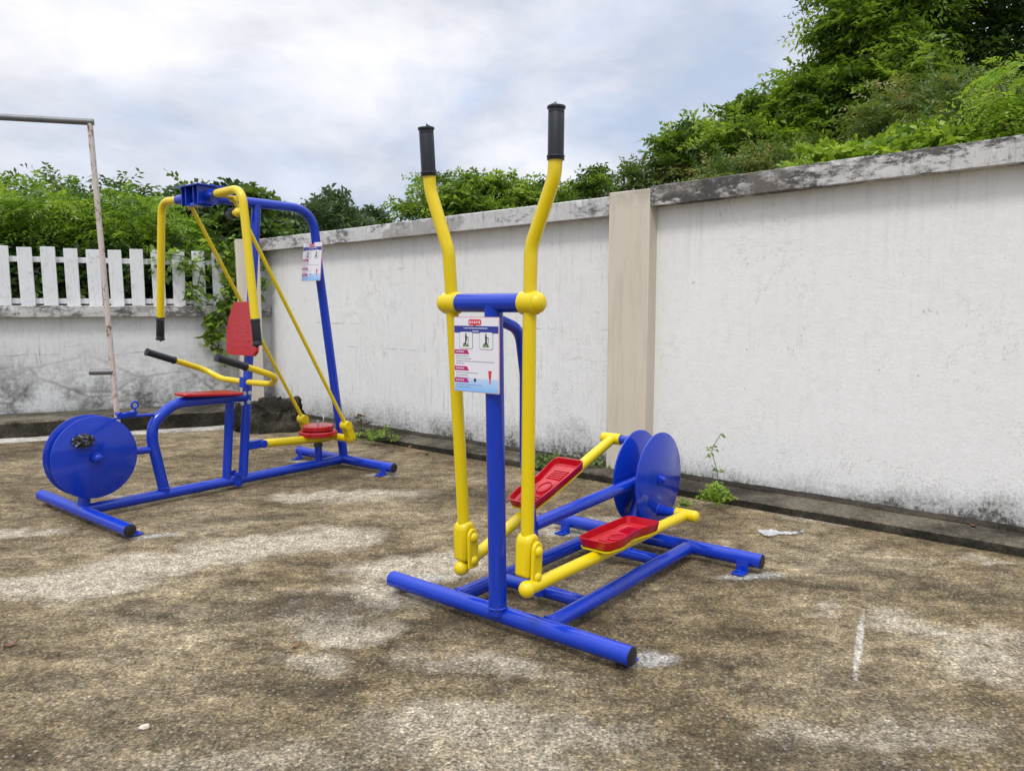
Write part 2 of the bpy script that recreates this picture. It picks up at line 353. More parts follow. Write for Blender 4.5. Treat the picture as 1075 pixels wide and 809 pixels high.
def prism(bm, pts2, axis, a, b, mi=0, org=(0, 0, 0), frame=None):
    """closed outline pts2 (p,q) extruded from a to b along the third axis of frame (P,Q,N)"""
    P_, Q_, N_ = frame or (Vector((1, 0, 0)), Vector((0, 1, 0)), Vector((0, 0, 1))); org = Vector(org)
    lo = [bm.verts.new(org+P_*p+Q_*q+N_*a) for p, q in pts2]; hi = [bm.verts.new(org+P_*p+Q_*q+N_*b) for p, q in pts2]
    n = len(pts2)
    fs = [bm.faces.new(list(reversed(lo))), bm.faces.new(hi)]
    for k in range(n): fs.append(bm.faces.new((lo[k], lo[(k+1) % n], hi[(k+1) % n], hi[k])))
    for f in fs: f.material_index = mi
def NB(): return bmesh.new()
def TB(name, pts, r, mat, parent, rad=0, **k):
    return link(name, tube(NB(), pts, r, rad, **k), mat, parent)
def rounded(w, h, r, n=6):
    o = []
    for cx, cy, a0 in ((w/2-r, h/2-r, 0), (-w/2+r, h/2-r, PI/2), (-w/2+r, -h/2+r, PI), (w/2-r, -h/2+r, 1.5*PI)):
        for i in range(n+1): a = a0+PI/2*i/n; o.append((cx+r*math.cos(a), cy+r*math.sin(a)))
    return o

XA, YA, ZA = Vector((1, 0, 0)), Vector((0, 1, 0)), Vector((0, 0, 1))
def bolt(bm, c, d, r=.011, h=.009, mi=0):
    d = Vector(d).normalized(); c = Vector(c)
    tube(bm, [c, c+d*.002], r*1.7, seg=14, mi=mi); tube(bm, [c+d*.002, c+d*h], r, seg=6, mi=mi)
def grip(parent, a, b, r):
    """black rubber handle with a flange at each end, from the open end a to the inner end b"""
    a, b = Vector(a), Vector(b); d = (b-a).normalized(); L = (b-a).length
    pr = [(0, r*.6), (0, r*1.12), (.004, r*1.16), (.008, r*1.12), (.009, r)]
    pr += [(.022, r), (.023, r*.97), (.025, r)]
    pr += [(L-.016, r), (L-.015, r*1.10), (L-.010, r*1.13), (L-.006, r*1.02), (L-.004, r*1.10), (L, r*1.06)]
    bm = NB(); tube(bm, [a+d*t for t, _ in pr], [q for _, q in pr], seg=24)
    # open tube end: a small recess
    tube(bm, [a-d*.001, a+d*.0], r*.5, seg=20)
    return link('grip', bm, RUB, parent)
def disc(name, c, R, t, parent, mat=BLUE, hubs=(1,), hr=1.0):
    bm = NB(); c = Vector(c)
    pr = [(-t/2, R-.003), (-t/2+.002, R), (t/2-.002, R), (t/2, R-.003)]
    tube(bm, [c+XA*p for p, _ in pr], [q for _, q in pr], seg=96)
    o = link(name, bm, mat, parent)
    for sgn in hubs:
        b2 = NB(); tube(b2, [c+XA*sgn*(t/2), c+XA*sgn*(t/2+.006)], .026, seg=24)
        tube(b2, [c+XA*sgn*(t/2+.006), c+XA*sgn*(t/2+.02*hr)], [.021*hr, .018*hr], seg=6 if hr == 1 else 24); ball(b2, c+XA*sgn*(t/2+.02*hr), .013*hr*1.15, sc=(.8, 1, 1))
        link('hub_bolt', b2, mat, o)
    return o
def endcap(c, d, r, parent):
    c = Vector(c); d = Vector(d); bm = NB(); tube(bm, [c-d*.004, c+d*.0015, c+d*.0035], [r*.93, r*.93, r*.82], seg=24)
    return link('end_cap', bm, BLK, parent)
def bracket(c, z_t, sgn, parent):
    """L foot: upright tab welded to the tube, base plate on the ground with an anchor bolt"""
    x, y = c; bm = NB()
    box(bm, (x, y, .028), (.055, .006, .052)); box(bm, (x, y+sgn*.030, .0065), (.055, .062, .006))
    bolt(bm, (x, y+sgn*.036, .0095), (0, 0, 1), .009, .012)
    return link('mounting_bracket', bm, BLUE, parent, bevel=.001)
def weld(bm, c, d, r):
    """bead of weld round a tube joint"""
    d = Vector(d).normalized(); c = Vector(c); u = d.orthogonal().normalized(); v = d.cross(u); n = 28; R = []
    for k in range(n+1):
        a = 2*PI*k/n; R.append(c+(u*math.cos(a)+v*math.sin(a))*r)
    tube(bm, R, .0035, seg=6, cap=False)

# printed instruction board: one mesh, printed areas a fraction of a millimetre proud
PW = plain('board_white', (.72, .70, .73), .35, 0, .02, 10, 0); PN = plain('board_navy_print', (.025, .035, .26), .4, 0, .05, 10, 0)
PR = plain('board_red_print', (.62, .03, .05), .4, 0, .05, 10, 0); PM = plain('board_magenta_print', (.42, .015, .15), .4, 0, .05, 10, 0)
PT = plain('board_grey_print', (.16, .15, .22), .5, 0, .05, 10, 0); PG = plain('board_green_print', (.10, .22, .05), .5, 0, .05, 10, 0)
PK = plain('board_black_print', (.015, .015, .02), .5, 0, .05, 10, 0); PB = plain('board_rim', (.62, .35, .38), .4, 0, .05, 10, 0)
M = Mat('board_sky_print'); s_ = M.sep(); M.set('Base Color', M.ramp(M.math('DIVIDE', M.math('ADD', s_[2], .135), .085, clamp=True), [(0, (.18, .45, .82)), (1, (.70, .69, .73))])); M.set('Roughness', .35); PS = M.m
PC = Mat('clear_backing_sheet'); PC.set('Base Color', (.85, .87, .88, 1)); PC.set('Roughness', .12); PC.set('Transmission Weight', .85); PC.set('IOR', 1.3); PC = PC.m
def info_sign(parent, loc, rot, w=.205, h=.27):
    bm = NB(); rnd = random.Random(3)
    fr = (XA, ZA, -YA)
    prism(bm, rounded(w, h, .004), 0, 0, .003, 7, frame=fr)
    prism(bm, rounded(w-.006, h-.006, .003), 0, .003, .0036, 0, frame=fr)
    def rect(x, z, a, b, mi, lv=.0042): prism(bm, [(x-a/2, z-b/2), (x+a/2, z-b/2), (x+a/2, z+b/2), (x-a/2, z+b/2)], 0, .0034, lv, mi, frame=fr)
    rect(0, -h*.40, w-.008, h*.18, 8, .0039)                      # pale blue foot of the print
    prism(bm, rounded(w*.28, h*.075, .006), 0, .0034, .0044, 2, org=(-.005, 0, h*.43), frame=fr)
    prism(bm, [(-.016, h*.395), (.004, h*.395), (-.006, h*.375)], 0, .0034, .0043, 2, frame=fr)
    for k in range(5): rect(-.026+k*.0105, h*.43+rnd.uniform(-.001, .001), .0055, .006 if k % 2 else .008, 0, .005)
    rect(0, h*.335, w-.007, h*.092, 1)
    for k in range(17): rect(-.062+k*.0065+.008, h*.352, rnd.uniform(.003, .0055), .0035, 0, .0047)
    for k in range(5): rect(-.014+k*.006, h*.312, .0045, .0035, 0, .0047)
    for sx in (-.22, .22):                                        # two framed figures on the machine
        cx, cz = sx*w, h*.19
        prism(bm, rounded(w*.30, h*.23, .008), 0, .0034, .0042, 4, org=(cx, 0, cz), frame=fr)
        prism(bm, rounded(w*.30-.003, h*.23-.003, .007), 0, .0035, .0047, 0, org=(cx, 0, cz), frame=fr)
        def L(a, b, t, mi):
            a, b = Vector((a[0], 0, a[1])), Vector((b[0], 0, b[1])); d = (b-a).normalized(); q = Vector((-d.z, 0, d.x))*t
            prism(bm, [((a-q).x, (a-q).z), ((b-q).x, (b-q).z), ((b+q).x, (b+q).z), ((a+q).x, (a+q).z)], 0, .0036, .0054, mi, frame=fr)
        L((cx, cz+.018), (cx+.001, cz-.002), .0035, 6); L((cx+.001, cz-.002), (cx+.006*(1 if sx > 0 else -1), cz-.016), .0022, 6); L((cx, cz-.002), (cx-.005, cz-.017), .0022, 6)
        L((cx, cz+.012), (cx+.010, cz+.010), .0013, 6); prism(bm, [(.003*math.cos(a*PI/4), .003*math.sin(a*PI/4)) for a in range(8)], 0, .0036, .0055, 6, org=(cx, 0, cz+.022), frame=fr)
        L((cx-.014, cz-.020), (cx+.014, cz-.020), .0018, 5); L((cx-.010, cz-.012), (cx+.010, cz-.016), .0018, 5); L((cx+.010, cz-.010), (cx+.012, cz+.012), .0010, 5)
        L((cx-.012, cz-.020), (cx-.008, cz-.010), .002, 5); L((cx+.009, cz-.020), (cx+.007, cz-.012), .003, 5)
    for z0, wd, lines in ((.035, .30, (.30, .38, .88, .20)), (-.185, .29, (.50, .33, .30)), (-.345, .29, (.60, .35))):
        x0 = -w/2+.004; zt = z0*h; wt = wd*w
        prism(bm, [(x0, zt-.0075), (x0+wt+.006, zt-.0075), (x0+wt-.002, zt+.0075), (x0, zt+.0075)], 0, .0034, .0044, 3, frame=fr)
        for k in range(5): rect(x0+.009+k*.008, zt, .005, .004, 0, .005)
        for i, ln in enumerate(lines):
            x = x0+.006; zz = zt-.0155-i*.0088
            while x < x0+ln*w-.004:
                d = rnd.uniform(.004, .012); rect(x+d/2, zz, d, .0021, 4, .0041); x += d+.0022
    for a, b, t in (((.30*w, -.22*h), (.31*w, -.30*h), .006), ((.30*w, -.29*h), (.31*w, -.37*h), .0028), ((.27*w, -.21*h), (.34*w, -.21*h), .003)):
        a = Vector((a[0], 0, a[1])); b = Vector((b[0], 0, b[1])); d = (b-a).normalized(); q = Vector((-d.z, 0, d.x))*t
        prism(bm, [((a-q).x, (a-q).z), ((b-q).x, (b-q).z), ((b+q*.5).x, (b+q*.5).z), ((a+q).x, (a+q).z)], 0, .0036, .0048+t*.05, 2, frame=fr)
    prism(bm, rounded(.010, .012, .004), 0, .0036, .0046, 6, org=(-.005, 0, -.335*h), frame=fr)
    o = link('info_board', bm, [PW, PN, PR, PM, PT, PG, PK, PB, PS], parent, smooth=False, loc=loc, rot=rot)
    return o

ANG = math.atan2(-.6238796, .78152047)
# =================================================================== ELLIPTICAL TRAINER
E = empty('elliptical_trainer', (-.06485, 2.69969, 0), ANG)
tag(E, 'blue and yellow outdoor elliptical trainer with two tall handles and red foot trays', 'exercise machine')
R0 = .0335; zb = .057
TB('front_foot_bar', [(-.592, .04, zb), (.553, .04, zb)], R0, BLUE, E)
TB('rear_foot_bar', [(-.592, 1.217, zb), (.545, 1.217, zb)], R0, BLUE, E)
for a in ((-.592, .04, zb), (-.592, 1.217, zb)): endcap(a, (-1, 0, 0), R0, E)
for a in ((.553, .04, zb), (.545, 1.217, zb)): endcap(a, (1, 0, 0), R0, E)
for x in (-.244, .195):
    bm = NB(); tube(bm, [(x, .06, zb), (x, 1.20, zb)], .031); weld(bm, (x, .072, zb), YA, .031); weld(bm, (x, 1.185, zb), YA, .031); link('side_rail', bm, BLUE, E)
for y in (.327, .945):
    TB('cross_brace', [(-.225, y, zb), (.176, y, zb)], .026, BLUE, E)
for x in (-.50, .467):
    bracket((x, 1.217-.034), 0, -1, E)
for x in (-.56, .50): bracket((x, .04+.033), 0, 1, E)
bm = NB(); tube(bm, [(0, 0.02, zb+.01), (0, 0, 1.20)], .0335); weld(bm, (0, .018, zb+.036), ZA, .034)
link('upright_post', bm, BLUE, E)
TB('pivot_axle', [(-.205, 0, 1.207), (.165, 0, 1.207)], .0335, BLUE, E)
TB('curved_brace', [(0, .02, 1.150), (0, .150, 1.11), (0, .182, .94), (0, .182, .62), (0, .268, .12), (0, .28, .06)], .0205, BLUE, E, rad=[.09, .25, .3, 0])
TB('axle_strut', [(0, .235, .352), (0, 1.15, .380)], .0265, BLUE, E)
TB('flywheel_support', [(0, .945, zb), (0, 1.12, .37)], .030, BLUE, E)
# base of the support lands on the rear cross brace
for x, s in ((.058, 1), (-.058, -1)):
    disc('flywheel_disc', (x, 1.152, .376), .223, .010, E, hubs=(s,))
TB('flywheel_axle', [(-.056, 1.152, .376), (.056, 1.152, .376)], .022, BLUE, E)
for s, zz in ((1, .376-.150), (-1, .376+.167)):
    bm = NB(); tube(bm, [(s*.061, 1.152, zz), (s*.10, 1.152, zz)], .026); tube(bm, [(s*.10, 1.152, zz), (s*.17, 1.152, zz)], .021); weld(bm, (s*.064, 1.152, zz), XA, .027)
    link('crank_pin', bm, BLUE, E)
# swing arms
def swing(x, bottom, top_y, x_top):
    """x: pivot position; bottom: (y,z) of the lower joint"""
    yb, z_b = bottom
    def yy(z): return (z-1.207)/(z_b-1.207)*yb
    bm = NB()
    pts = [(x, yy(z_b+.10), z_b+.10), (x, 0, 1.207), (x+.003*(1 if x_top > x else -1), yy(1.39), 1.395), (x_top, yy(1.61), 1.615), (x_top+.004*(1 if x_top > x else -1), yy(1.66), 1.69)]
    tube(bm, pts, .0235, rad=[0, .15, .17], n=10)
    o = link('swing_arm', bm, YEL, E)
    b2 = NB(); tube(b2, [(x-.040, 0, 1.207), (x-.030, 0, 1.207), (x+.030, 0, 1.207), (x+.040, 0, 1.207)], [.030, .040, .040, .030], seg=28)
    s = 1 if x > 0 else -1
    ball(b2, (x+s*.036, 0, 1.207), .035, sc=(.75, 1, 1)); link('pivot_hub', b2, YEL, o)
    grip(o, (x_top+.004*s, yy(1.84), 1.838), (x_top+.004*s, yy(1.67), 1.668), .0265)
    # yoke: cheeks either side of the pedal arm, round at the top and the bottom
    b3 = NB(); d = Vector((0, yb-yy(z_b+.10), -.10)).normalized()
    top = Vector((x, yy(z_b+.115), z_b+.115)); bot = Vector((x, yb-.004, z_b-.006))
    Pd = (bot-top).normalized(); Q = Pd.cross(XA).normalized()
    L = (bot-top).length
    out = [(.036*math.cos(a), -.036*math.sin(a)) for a in np.linspace(0, PI, 12)]
    out = [(q, -w_) for q, w_ in out]
    prof = [(p, q) for p, q in [(-.034*math.sin(a), .034*math.cos(a)) for a in np.linspace(0, PI, 12)]]+[(L, -.034), (L, .034)]
    prism(b3, prof, 0, -.032, .032, frame=(Pd, Q, XA), org=top)
    link('yoke', b3, YEL, o, bevel=.013)
    b4 = NB()
    prof = [(-.030*math.sin(a), .026*math.cos(a)) for a in np.linspace(0, PI, 12)]+[(L+.004, -.026), (L+.004, .026)]
    prism(b4, prof, 0, .035, .050, frame=(Pd, Q, XA), org=top+Pd*.02)
    ball(b4, top+Pd*.025+XA*.050, .019, sc=(.7, 1, 1)); ball(b4, bot-Pd*.005+XA*.048, .018, sc=(.7, 1, 1))
    link('hinge_plate', b4, YEL, o, bevel=.004)
    return o
swing(-.200, (.065, .225), -.03, -.278)
swing(.160, (-.012, .262), .0, .256)
# pedal arms with end bushings and red foot trays
def tray(parent, org, fwd, side):
    """shallow foot tray, sole-shaped outline, raised rim, ribs and an oval moulded in the floor"""
    up = XA.cross(fwd).normalized(); 
    half = [(-.195, .050), (-.18, .066), (-.10, .078), (-.03, .066), (.02, .058), (.07, .064), (.13, .074), (.185, .076), (.198, .060)]
    # one long side is waisted, the other straight
    straight = [(.198, -.060), (.185, -.074), (.06, -.077), (-.08, -.077), (-.18, -.070), (-.195, -.052)]
    out = [(f, s*side) for f, s in half+straight]
    if side < 0: out = out[::-1]
    def ring(k, h_, grow=0):
        cen = Vector((0, 0)); r = []
        for f, s in out:
            v = Vector((f, s)); v = v*(1-k/max(.05, v.length)); r.append(bm.verts.new(org+fwd*v.x+XA*v.y+up*h_))
        return r
    bm = NB(); n = len(out)
    rs = [ring(.014, 0), ring(.004, .004), ring(-.006, .034), ring(-.006, .037), ring(.001, .037), ring(.009, .010), ring(.016, .007)]
    bm.faces.new(list(reversed(rs[0])))
    for a, b in zip(rs, rs[1:]):
        for k in range(n): bm.faces.new((a[k], a[(k+1) % n], b[(k+1) % n], b[k]))
    bm.faces.new(rs[-1])
    for f0 in (-.135, -.118, -.101, .060, .077, .094, .111, .128):
        m = Matrix((fwd, XA*1.0, up)).transposed()
        box(bm, org+fwd*f0+up*.008+XA*(.004*side), (.007, .075, .007), m)
    ov = [org+fwd*(.045*math.cos(a)-.02)+XA*(.026*math.sin(a))+up*.009 for a in np.linspace(0, 2*PI, 24)]
    tube(bm, ov, .0035, seg=6, cap=False)
    o = link('foot_tray', bm, REDP, parent, bevel=0)
    b2 = NB(); pl = [(f*.985, s*.97) for f, s in out]
    prism(b2, pl, 0, -.007, -.001, frame=(fwd, XA, fwd.cross(XA)) if fwd.cross(XA).z > 0 else (fwd, XA, up), org=org)
    link('tray_plate', b2, YEL, parent)
def pedal_arm(x, a, b, tc):
    a = Vector((x, *a)); b = Vector((x, *b)); d = (b-a).normalized(); up = XA.cross(d)
    bm = NB(); tube(bm, [a, b], .0245)
    ball(bm, a, .0295); o = link('pedal_arm', bm, YEL, E)
    s = 1 if x > 0 else -1
    b2 = NB(); tube(b2, [b-XA*.048, b+XA*.048], .0275); ball(b2, b+XA*s*.048, .0275, sc=(.7, 1, 1)); link('bushing', b2, YEL, o)
    tray(o, a+d*tc+up*.034, d, s)
    return o
pedal_arm(-.200, (.040, .190), (1.152, .543), .60)
pedal_arm(.200, (-.065, .232), (1.152, .226), .615)
info_sign(E, (-.045, -.040, 1.024), (0, 0, math.radians(2)), .207, .268)

# =================================================================== CHEST PRESS BENCH
B = empty('press_machine', (-2.37571, 4.22751, 0), ANG)
tag(B, 'blue outdoor press bench with red seat, hanging yellow arms and round flywheel', 'exercise machine')
r = .034
TB('front_foot_bar', [(-.555, -.065, .055), (.603, -.075, .055)], r, BLUE, B)
TB('rear_foot_bar', [(-.53, 1.77, .055), (.545, 1.79, .055)], r, BLUE, B)
for a, d in (((-.555, -.065, .055), -1), ((.603, -.075, .055), 1), ((-.53, 1.77, .055), -1), ((.545, 1.79, .055), 1)): endcap(a, (d, 0, 0), r, B)
bm = NB(); tube(bm, [(0, -.05, .055), (0, 1.765, .055)], .032); weld(bm, (0, -.034, .055), YA, .033); weld(bm, (0, 1.745, .055), YA, .033); link('main_beam', bm, BLUE, B)
for x, y, s in ((-.47, 1.77-.034, -1), (.47, 1.79-.034, -1), (.52, -.075+.034, 1), (-.47, -.065+.034, 1)): bracket((x, y), 0, s, B)
# seat post with the seat tube beside it
bm = NB(); tube(bm, [(0, .945, .06), (0, 1.118, 1.865)], .030); link('upright_post', bm, BLUE, B)
bm = NB(); tube(bm, [(0, .98, .600), (0, .50, .604), (0, .365, .50), (0, .352, .40), (0, .415, .06)], .0325, rad=[.2, .16, .2], n=10); weld(bm, (0, .408, .095), ZA, .034)
link('seat_tube', bm, BLUE, B)
TB('seat_leg', [(0, .826, .06), (0, .873, .585)], .028, BLUE, B)
for z0 in (.10,):
    bm = NB()
    for s in (-1, 1):
        box(bm, (s*.036, .888, .066), (.006, .055, .095))
        for z in (.040, .094): bolt(bm, (s*.039, .888, z), (s, 0, 0), .009, .012)
    link('clamp_plate', bm, BLUE, B, bevel=.001)
for y, z in ((.945, .625), (.925, .560), (.985, .625), (.975, .565)):
    bm = NB(); bolt(bm, (.034 if y > .96 else .036, y+.012, z), (1, 0, 0), .008, .008); link('seat_bolt', bm, ZINC, B)
# red seat board, round-cornered, tapering to the front
bm = NB()
outl = [(-.070, .55), (-.055, .53), (.055, .53), (.070, .55), (.100, .80), (.104, .90), (.09, .92), (-.09, .92), (-.104, .90), (-.100, .80)]
prism(bm, outl, 0, 0, .020, org=(0, 0, 0))
o = link('seat', bm, RED, B, bevel=.007); o.location = (0, 0, .672); o.rotation_euler = (math.radians(-3.2), 0, 0)
# red back rest
bm = NB()
half = [(.150, -.165), (.170, -.145), (.172, .00), (.160, .06), (.115, .155), (.095, .172)]
outl = half+[(-a, b) for a, b in reversed(half)]+[(-.135, -.174), (.135, -.174)]
prism(bm, [(a, b) for a, b in outl], 0, 0, .024, frame=(XA, ZA, -YA))
for x, z in ((-.085, -.12), (-.045, -.12), (-.085, -.08), (-.045, -.08), (.045, -.12), (.085, -.12), (.085, -.08), (.045, -.08), (-.06, .02), (.06, .02), (-.06, -.02), (.06, -.02)):
    ball(bm, (x, -.024, z), .007, sc=(1, .5, 1), seg=10)
o = link('backrest', bm, RED, B, bevel=.006); o.location = (.045, .972, 1.047); o.rotation_euler = (math.radians(-5.5), 0, 0)
# lower U handle either side of the seat
bm = NB()
pts = [(-.42, .70, .845), (-.42, .945, .757), (-.30, .99, .700), (0, .992, .694), (.30, .985, .700), (.42, .945, .757), (.42, .70, .845)]
tube(bm, pts, .0195, rad=[.12, .2, 0, .2, .12], n=8)
hb = link('handle_bar', bm, YEL, B)
for s in (-1, 1): grip(hb, (s*.42, .548, .899), (s*.42, .738, .831), .0228)
bm = NB(); tube(bm, [(0, .985, .66), (0, .99, .728)], .037); link('handle_clamp', bm, BLUE, B)
# back pole bending forward over the seat
TB('overhead_frame', [(0, 1.788, .06), (0, 1.598, 1.50), (0, 1.565, 1.864), (0, .74, 1.864)], .0315, BLUE, B, rad=[.3, .20], n=12)
# head box: gusset plates with a cover plate
bm = NB()
for x in (-.095, -.045, .045, .095): box(bm, (x, .72, 1.862), (.008, .13, .105))
box(bm, (0, .73, 1.919), (.27, .19, .008)); box(bm, (0, .78, 1.862), (.19, .010, .09))
box(bm, (0, .72, 1.812), (.12, .10, .020))
link('pivot_housing', bm, BLUE, B, bevel=.0015)
TB('pivot_axle', [(-.255, .72, 1.862), (.20, .72, 1.862)], .030, BLUE, B)
for s in (-1, 1):
    bm = NB(); xs = -.245 if s < 0 else .175
    tube(bm, [(xs, .72, 1.862), (s*.465, .72, 1.872), (s*.49, .72, 1.68), (s*.556, .72, 1.10)], .0245, rad=[.13, .3], n=12)
    o = link('press_arm', bm, YEL, B)
    grip(o, (s*.572, .72, .966), (s*.556, .72, 1.118), .0262)
    b2 = NB(); box(b2, (s*.25, .762, 1.845), (.05, .06, .012)); tube(b2, [(s*.25-.03, .80, 1.835), (s*.25+.03, .80, 1.835)], .016); link('rod_lug', b2, YEL, o, bevel=.002)
    if s > 0:
        b3 = NB(); tube(b3, [(.475, .722, 1.735), (.355, .735, 1.738)], .018); ball(b3, (.405, .728, 1.737), .027); st = link('stop_stub', b3, YEL, o)
        b4 = NB(); tube(b4, [(.366, .735, 1.738), (.360, .737, 1.738), (.290, .75, 1.738), (.283, .752, 1.738)], [.024, .033, .033, .024]); link('rubber_bumper', b4, RUB, st)
    TB('lift_rod', [(s*.25, .80, 1.835), (s*.25, 1.605, .368)], .0125, YEL, B)
# weight lever
bm = NB(); tube(bm, [(0, 1.098, .268), (0, 1.66, .232)], .0295); lv = link('lever_arm', bm, YEL, B)
bm = NB(); tube(bm, [(-.25, 1.66, .248), (.25, 1.66, .248)], .027); ball(bm, (.25, 1.66, .248), .027, sc=(.7, 1, 1)); ball(bm, (-.25, 1.66, .248), .027, sc=(.7, 1, 1)); link('lever_crossbar', bm, YEL, lv)
for s in (-1, 1):
    bm = NB(); tube(bm, [(s*.25-.034, 1.612, .352), (s*.25+.034, 1.612, .352)], .032); ball(bm, (s*.25, 1.612, .352), .035)
    box(bm, (s*.25-.026, 1.634, .300), (.010, .05, .10), Matrix.Rotation(math.radians(22), 3, 'X')); box(bm, (s*.25+.026, 1.634, .300), (.010, .05, .10), Matrix.Rotation(math.radians(22), 3, 'X'))
    link('rod_joint', bm, YEL, lv, bevel=.002)
bm = NB(); box(bm, (0, 1.03, .272), (.050, .13, .055)); tube(bm, [(-.034, 1.095, .268), (.034, 1.095, .268)], .028); link('lever_hinge', bm, BLUE, B, bevel=.004)
for z, R in ((.262, .138), (.302, .112)):
    bm = NB(); c = Vector((0, 1.56, z)); pr = [(0, R-.012), (.004, R), (.030, R), (.036, R-.006), (.037, R-.03), (.034, R-.035), (.034, .03)]
    tube(bm, [c+ZA*p for p, _ in pr], [q for _, q in pr], seg=56); link('weight_plate', bm, RED, B)
bm = NB(); tube(bm, [(0, 1.56, .33), (0, 1.56, .372)], .010, seg=12); tube(bm, [(.05, 1.56, .336), (.055, 1.57, .385), (.04, 1.575, .41), (.03, 1.57, .425)], .0035, seg=6, rad=.02); link('weight_pin', bm, ZINC, B)
bm = NB(); tube(bm, [(0, 1.558, .06), (0, 1.558, .185)], .026); so = link('stop_post', bm, BLUE, B)
bm = NB(); tube(bm, [(0, 1.558, .183), (0, 1.558, .205)], [.034, .030]); link('rubber_bumper', bm, RUB, so)
info_sign(B, (.0, 1.548, 1.503), (math.radians(-6), 0, 0), .212, .27)
# flywheel at the foot end
for x, s in ((.052, 1), (-.052, -1)): fd = disc('flywheel_disc', (x, .006, .353), .231, .010, B, hubs=(s,), hr=1.6)
TB('flywheel_axle', [(-.05, .006, .353), (.05, .006, .353)], .022, BLUE, B)
TB('flywheel_support', [(0, -.055, .06), (0, .0, .36)], .032, BLUE, B)
TB('flywheel_tie', [(0, .02, .352), (0, .372, .338)], .0215, BLUE, B)
bm = NB(); tube(bm, [(0, .17, .555), (0, .368, .548)], .010, seg=12); box(bm, (0, .215, .568), (.045, .10, .022), Matrix.Rotation(math.radians(6), 3, 'X')); tube(bm, [(-.02, .17, .572), (.02, .17, .572)], .014)
box(bm, (0, .15, .55), (.030, .09, .010))
bk = link('brake_arm', bm, BLUE, B, bevel=.001)
bm = NB(); tube(bm, [(0, .262, .56), (0, .262, .598)], .0065, seg=10)
tube(bm, [(0+.0*math.sin(a), .262+.019*math.cos(a), .617+.019*math.sin(a)) for a in np.linspace(0, 2*PI, 24)], .0062, seg=10, cap=False); link('eye_bolt', bm, BLUE, bk)
# crank bolt wrapped in crumpled film
M = Mat('crumpled_film'); M.set('Base Color', M.ramp(M.noise(45, 6, .7), [(.48, (.006, .006, .007)), (.57, (.12, .12, .13)), (.66, (.7, .71, .73))])); M.set('Roughness', .22); M.bump(M.noise(60, 5, .7), 1.0, .01); FILM = M.m
bm = NB(); bmesh.ops.create_icosphere(bm, subdivisions=4, radius=1)
for v in bm.verts:
    p = v.co.copy(); n_ = 1+.16*math.sin(p.x*9+p.y*5)*math.sin(p.z*11+1)+.10*math.sin(p.y*21+p.z*17)+rng.uniform(-.05, .05)
    v.co = Vector((.075+p.x*.026*n_, -.062+p.y*.056*n_, .457+p.z*.036*n_))
link('wrapped_crank_pin', bm, FILM, B)

# =================================================================== GROUND
def sheet(name, poly, z, m, kind='structure'):
    bm = NB(); bm.faces.new([bm.verts.new((x, y, z)) for x, y in poly]); return link(name, bm, m, smooth=False, kind=kind)
sheet('terrain', [(-400, -400), (400, -400), (400, 400), (-400, 400)], -.02, GRASS)

AR = math.radians(130.3); WD = Vector((math.sin(AR), math.cos(AR), 0)); P0 = Vector((1.756, 4.552, 0)); RZ = math.atan2(WD.y, WD.x)
WN = Vector((-WD.y, WD.x, 0))
LD = Vector((math.sin(math.radians(65.6)), math.cos(math.radians(65.6)), 0)); L0 = Vector((-2.745, 8.2, 0)); LZ = math.atan2(LD.y, LD.x); LN = Vector((-LD.y, LD.x, 0))
def wl(s, y): q = P0+WD*s+WN*y; return (q.x, q.y)
def ll(s, y): q = L0+LD*s+LN*y; return (q.x, q.y)
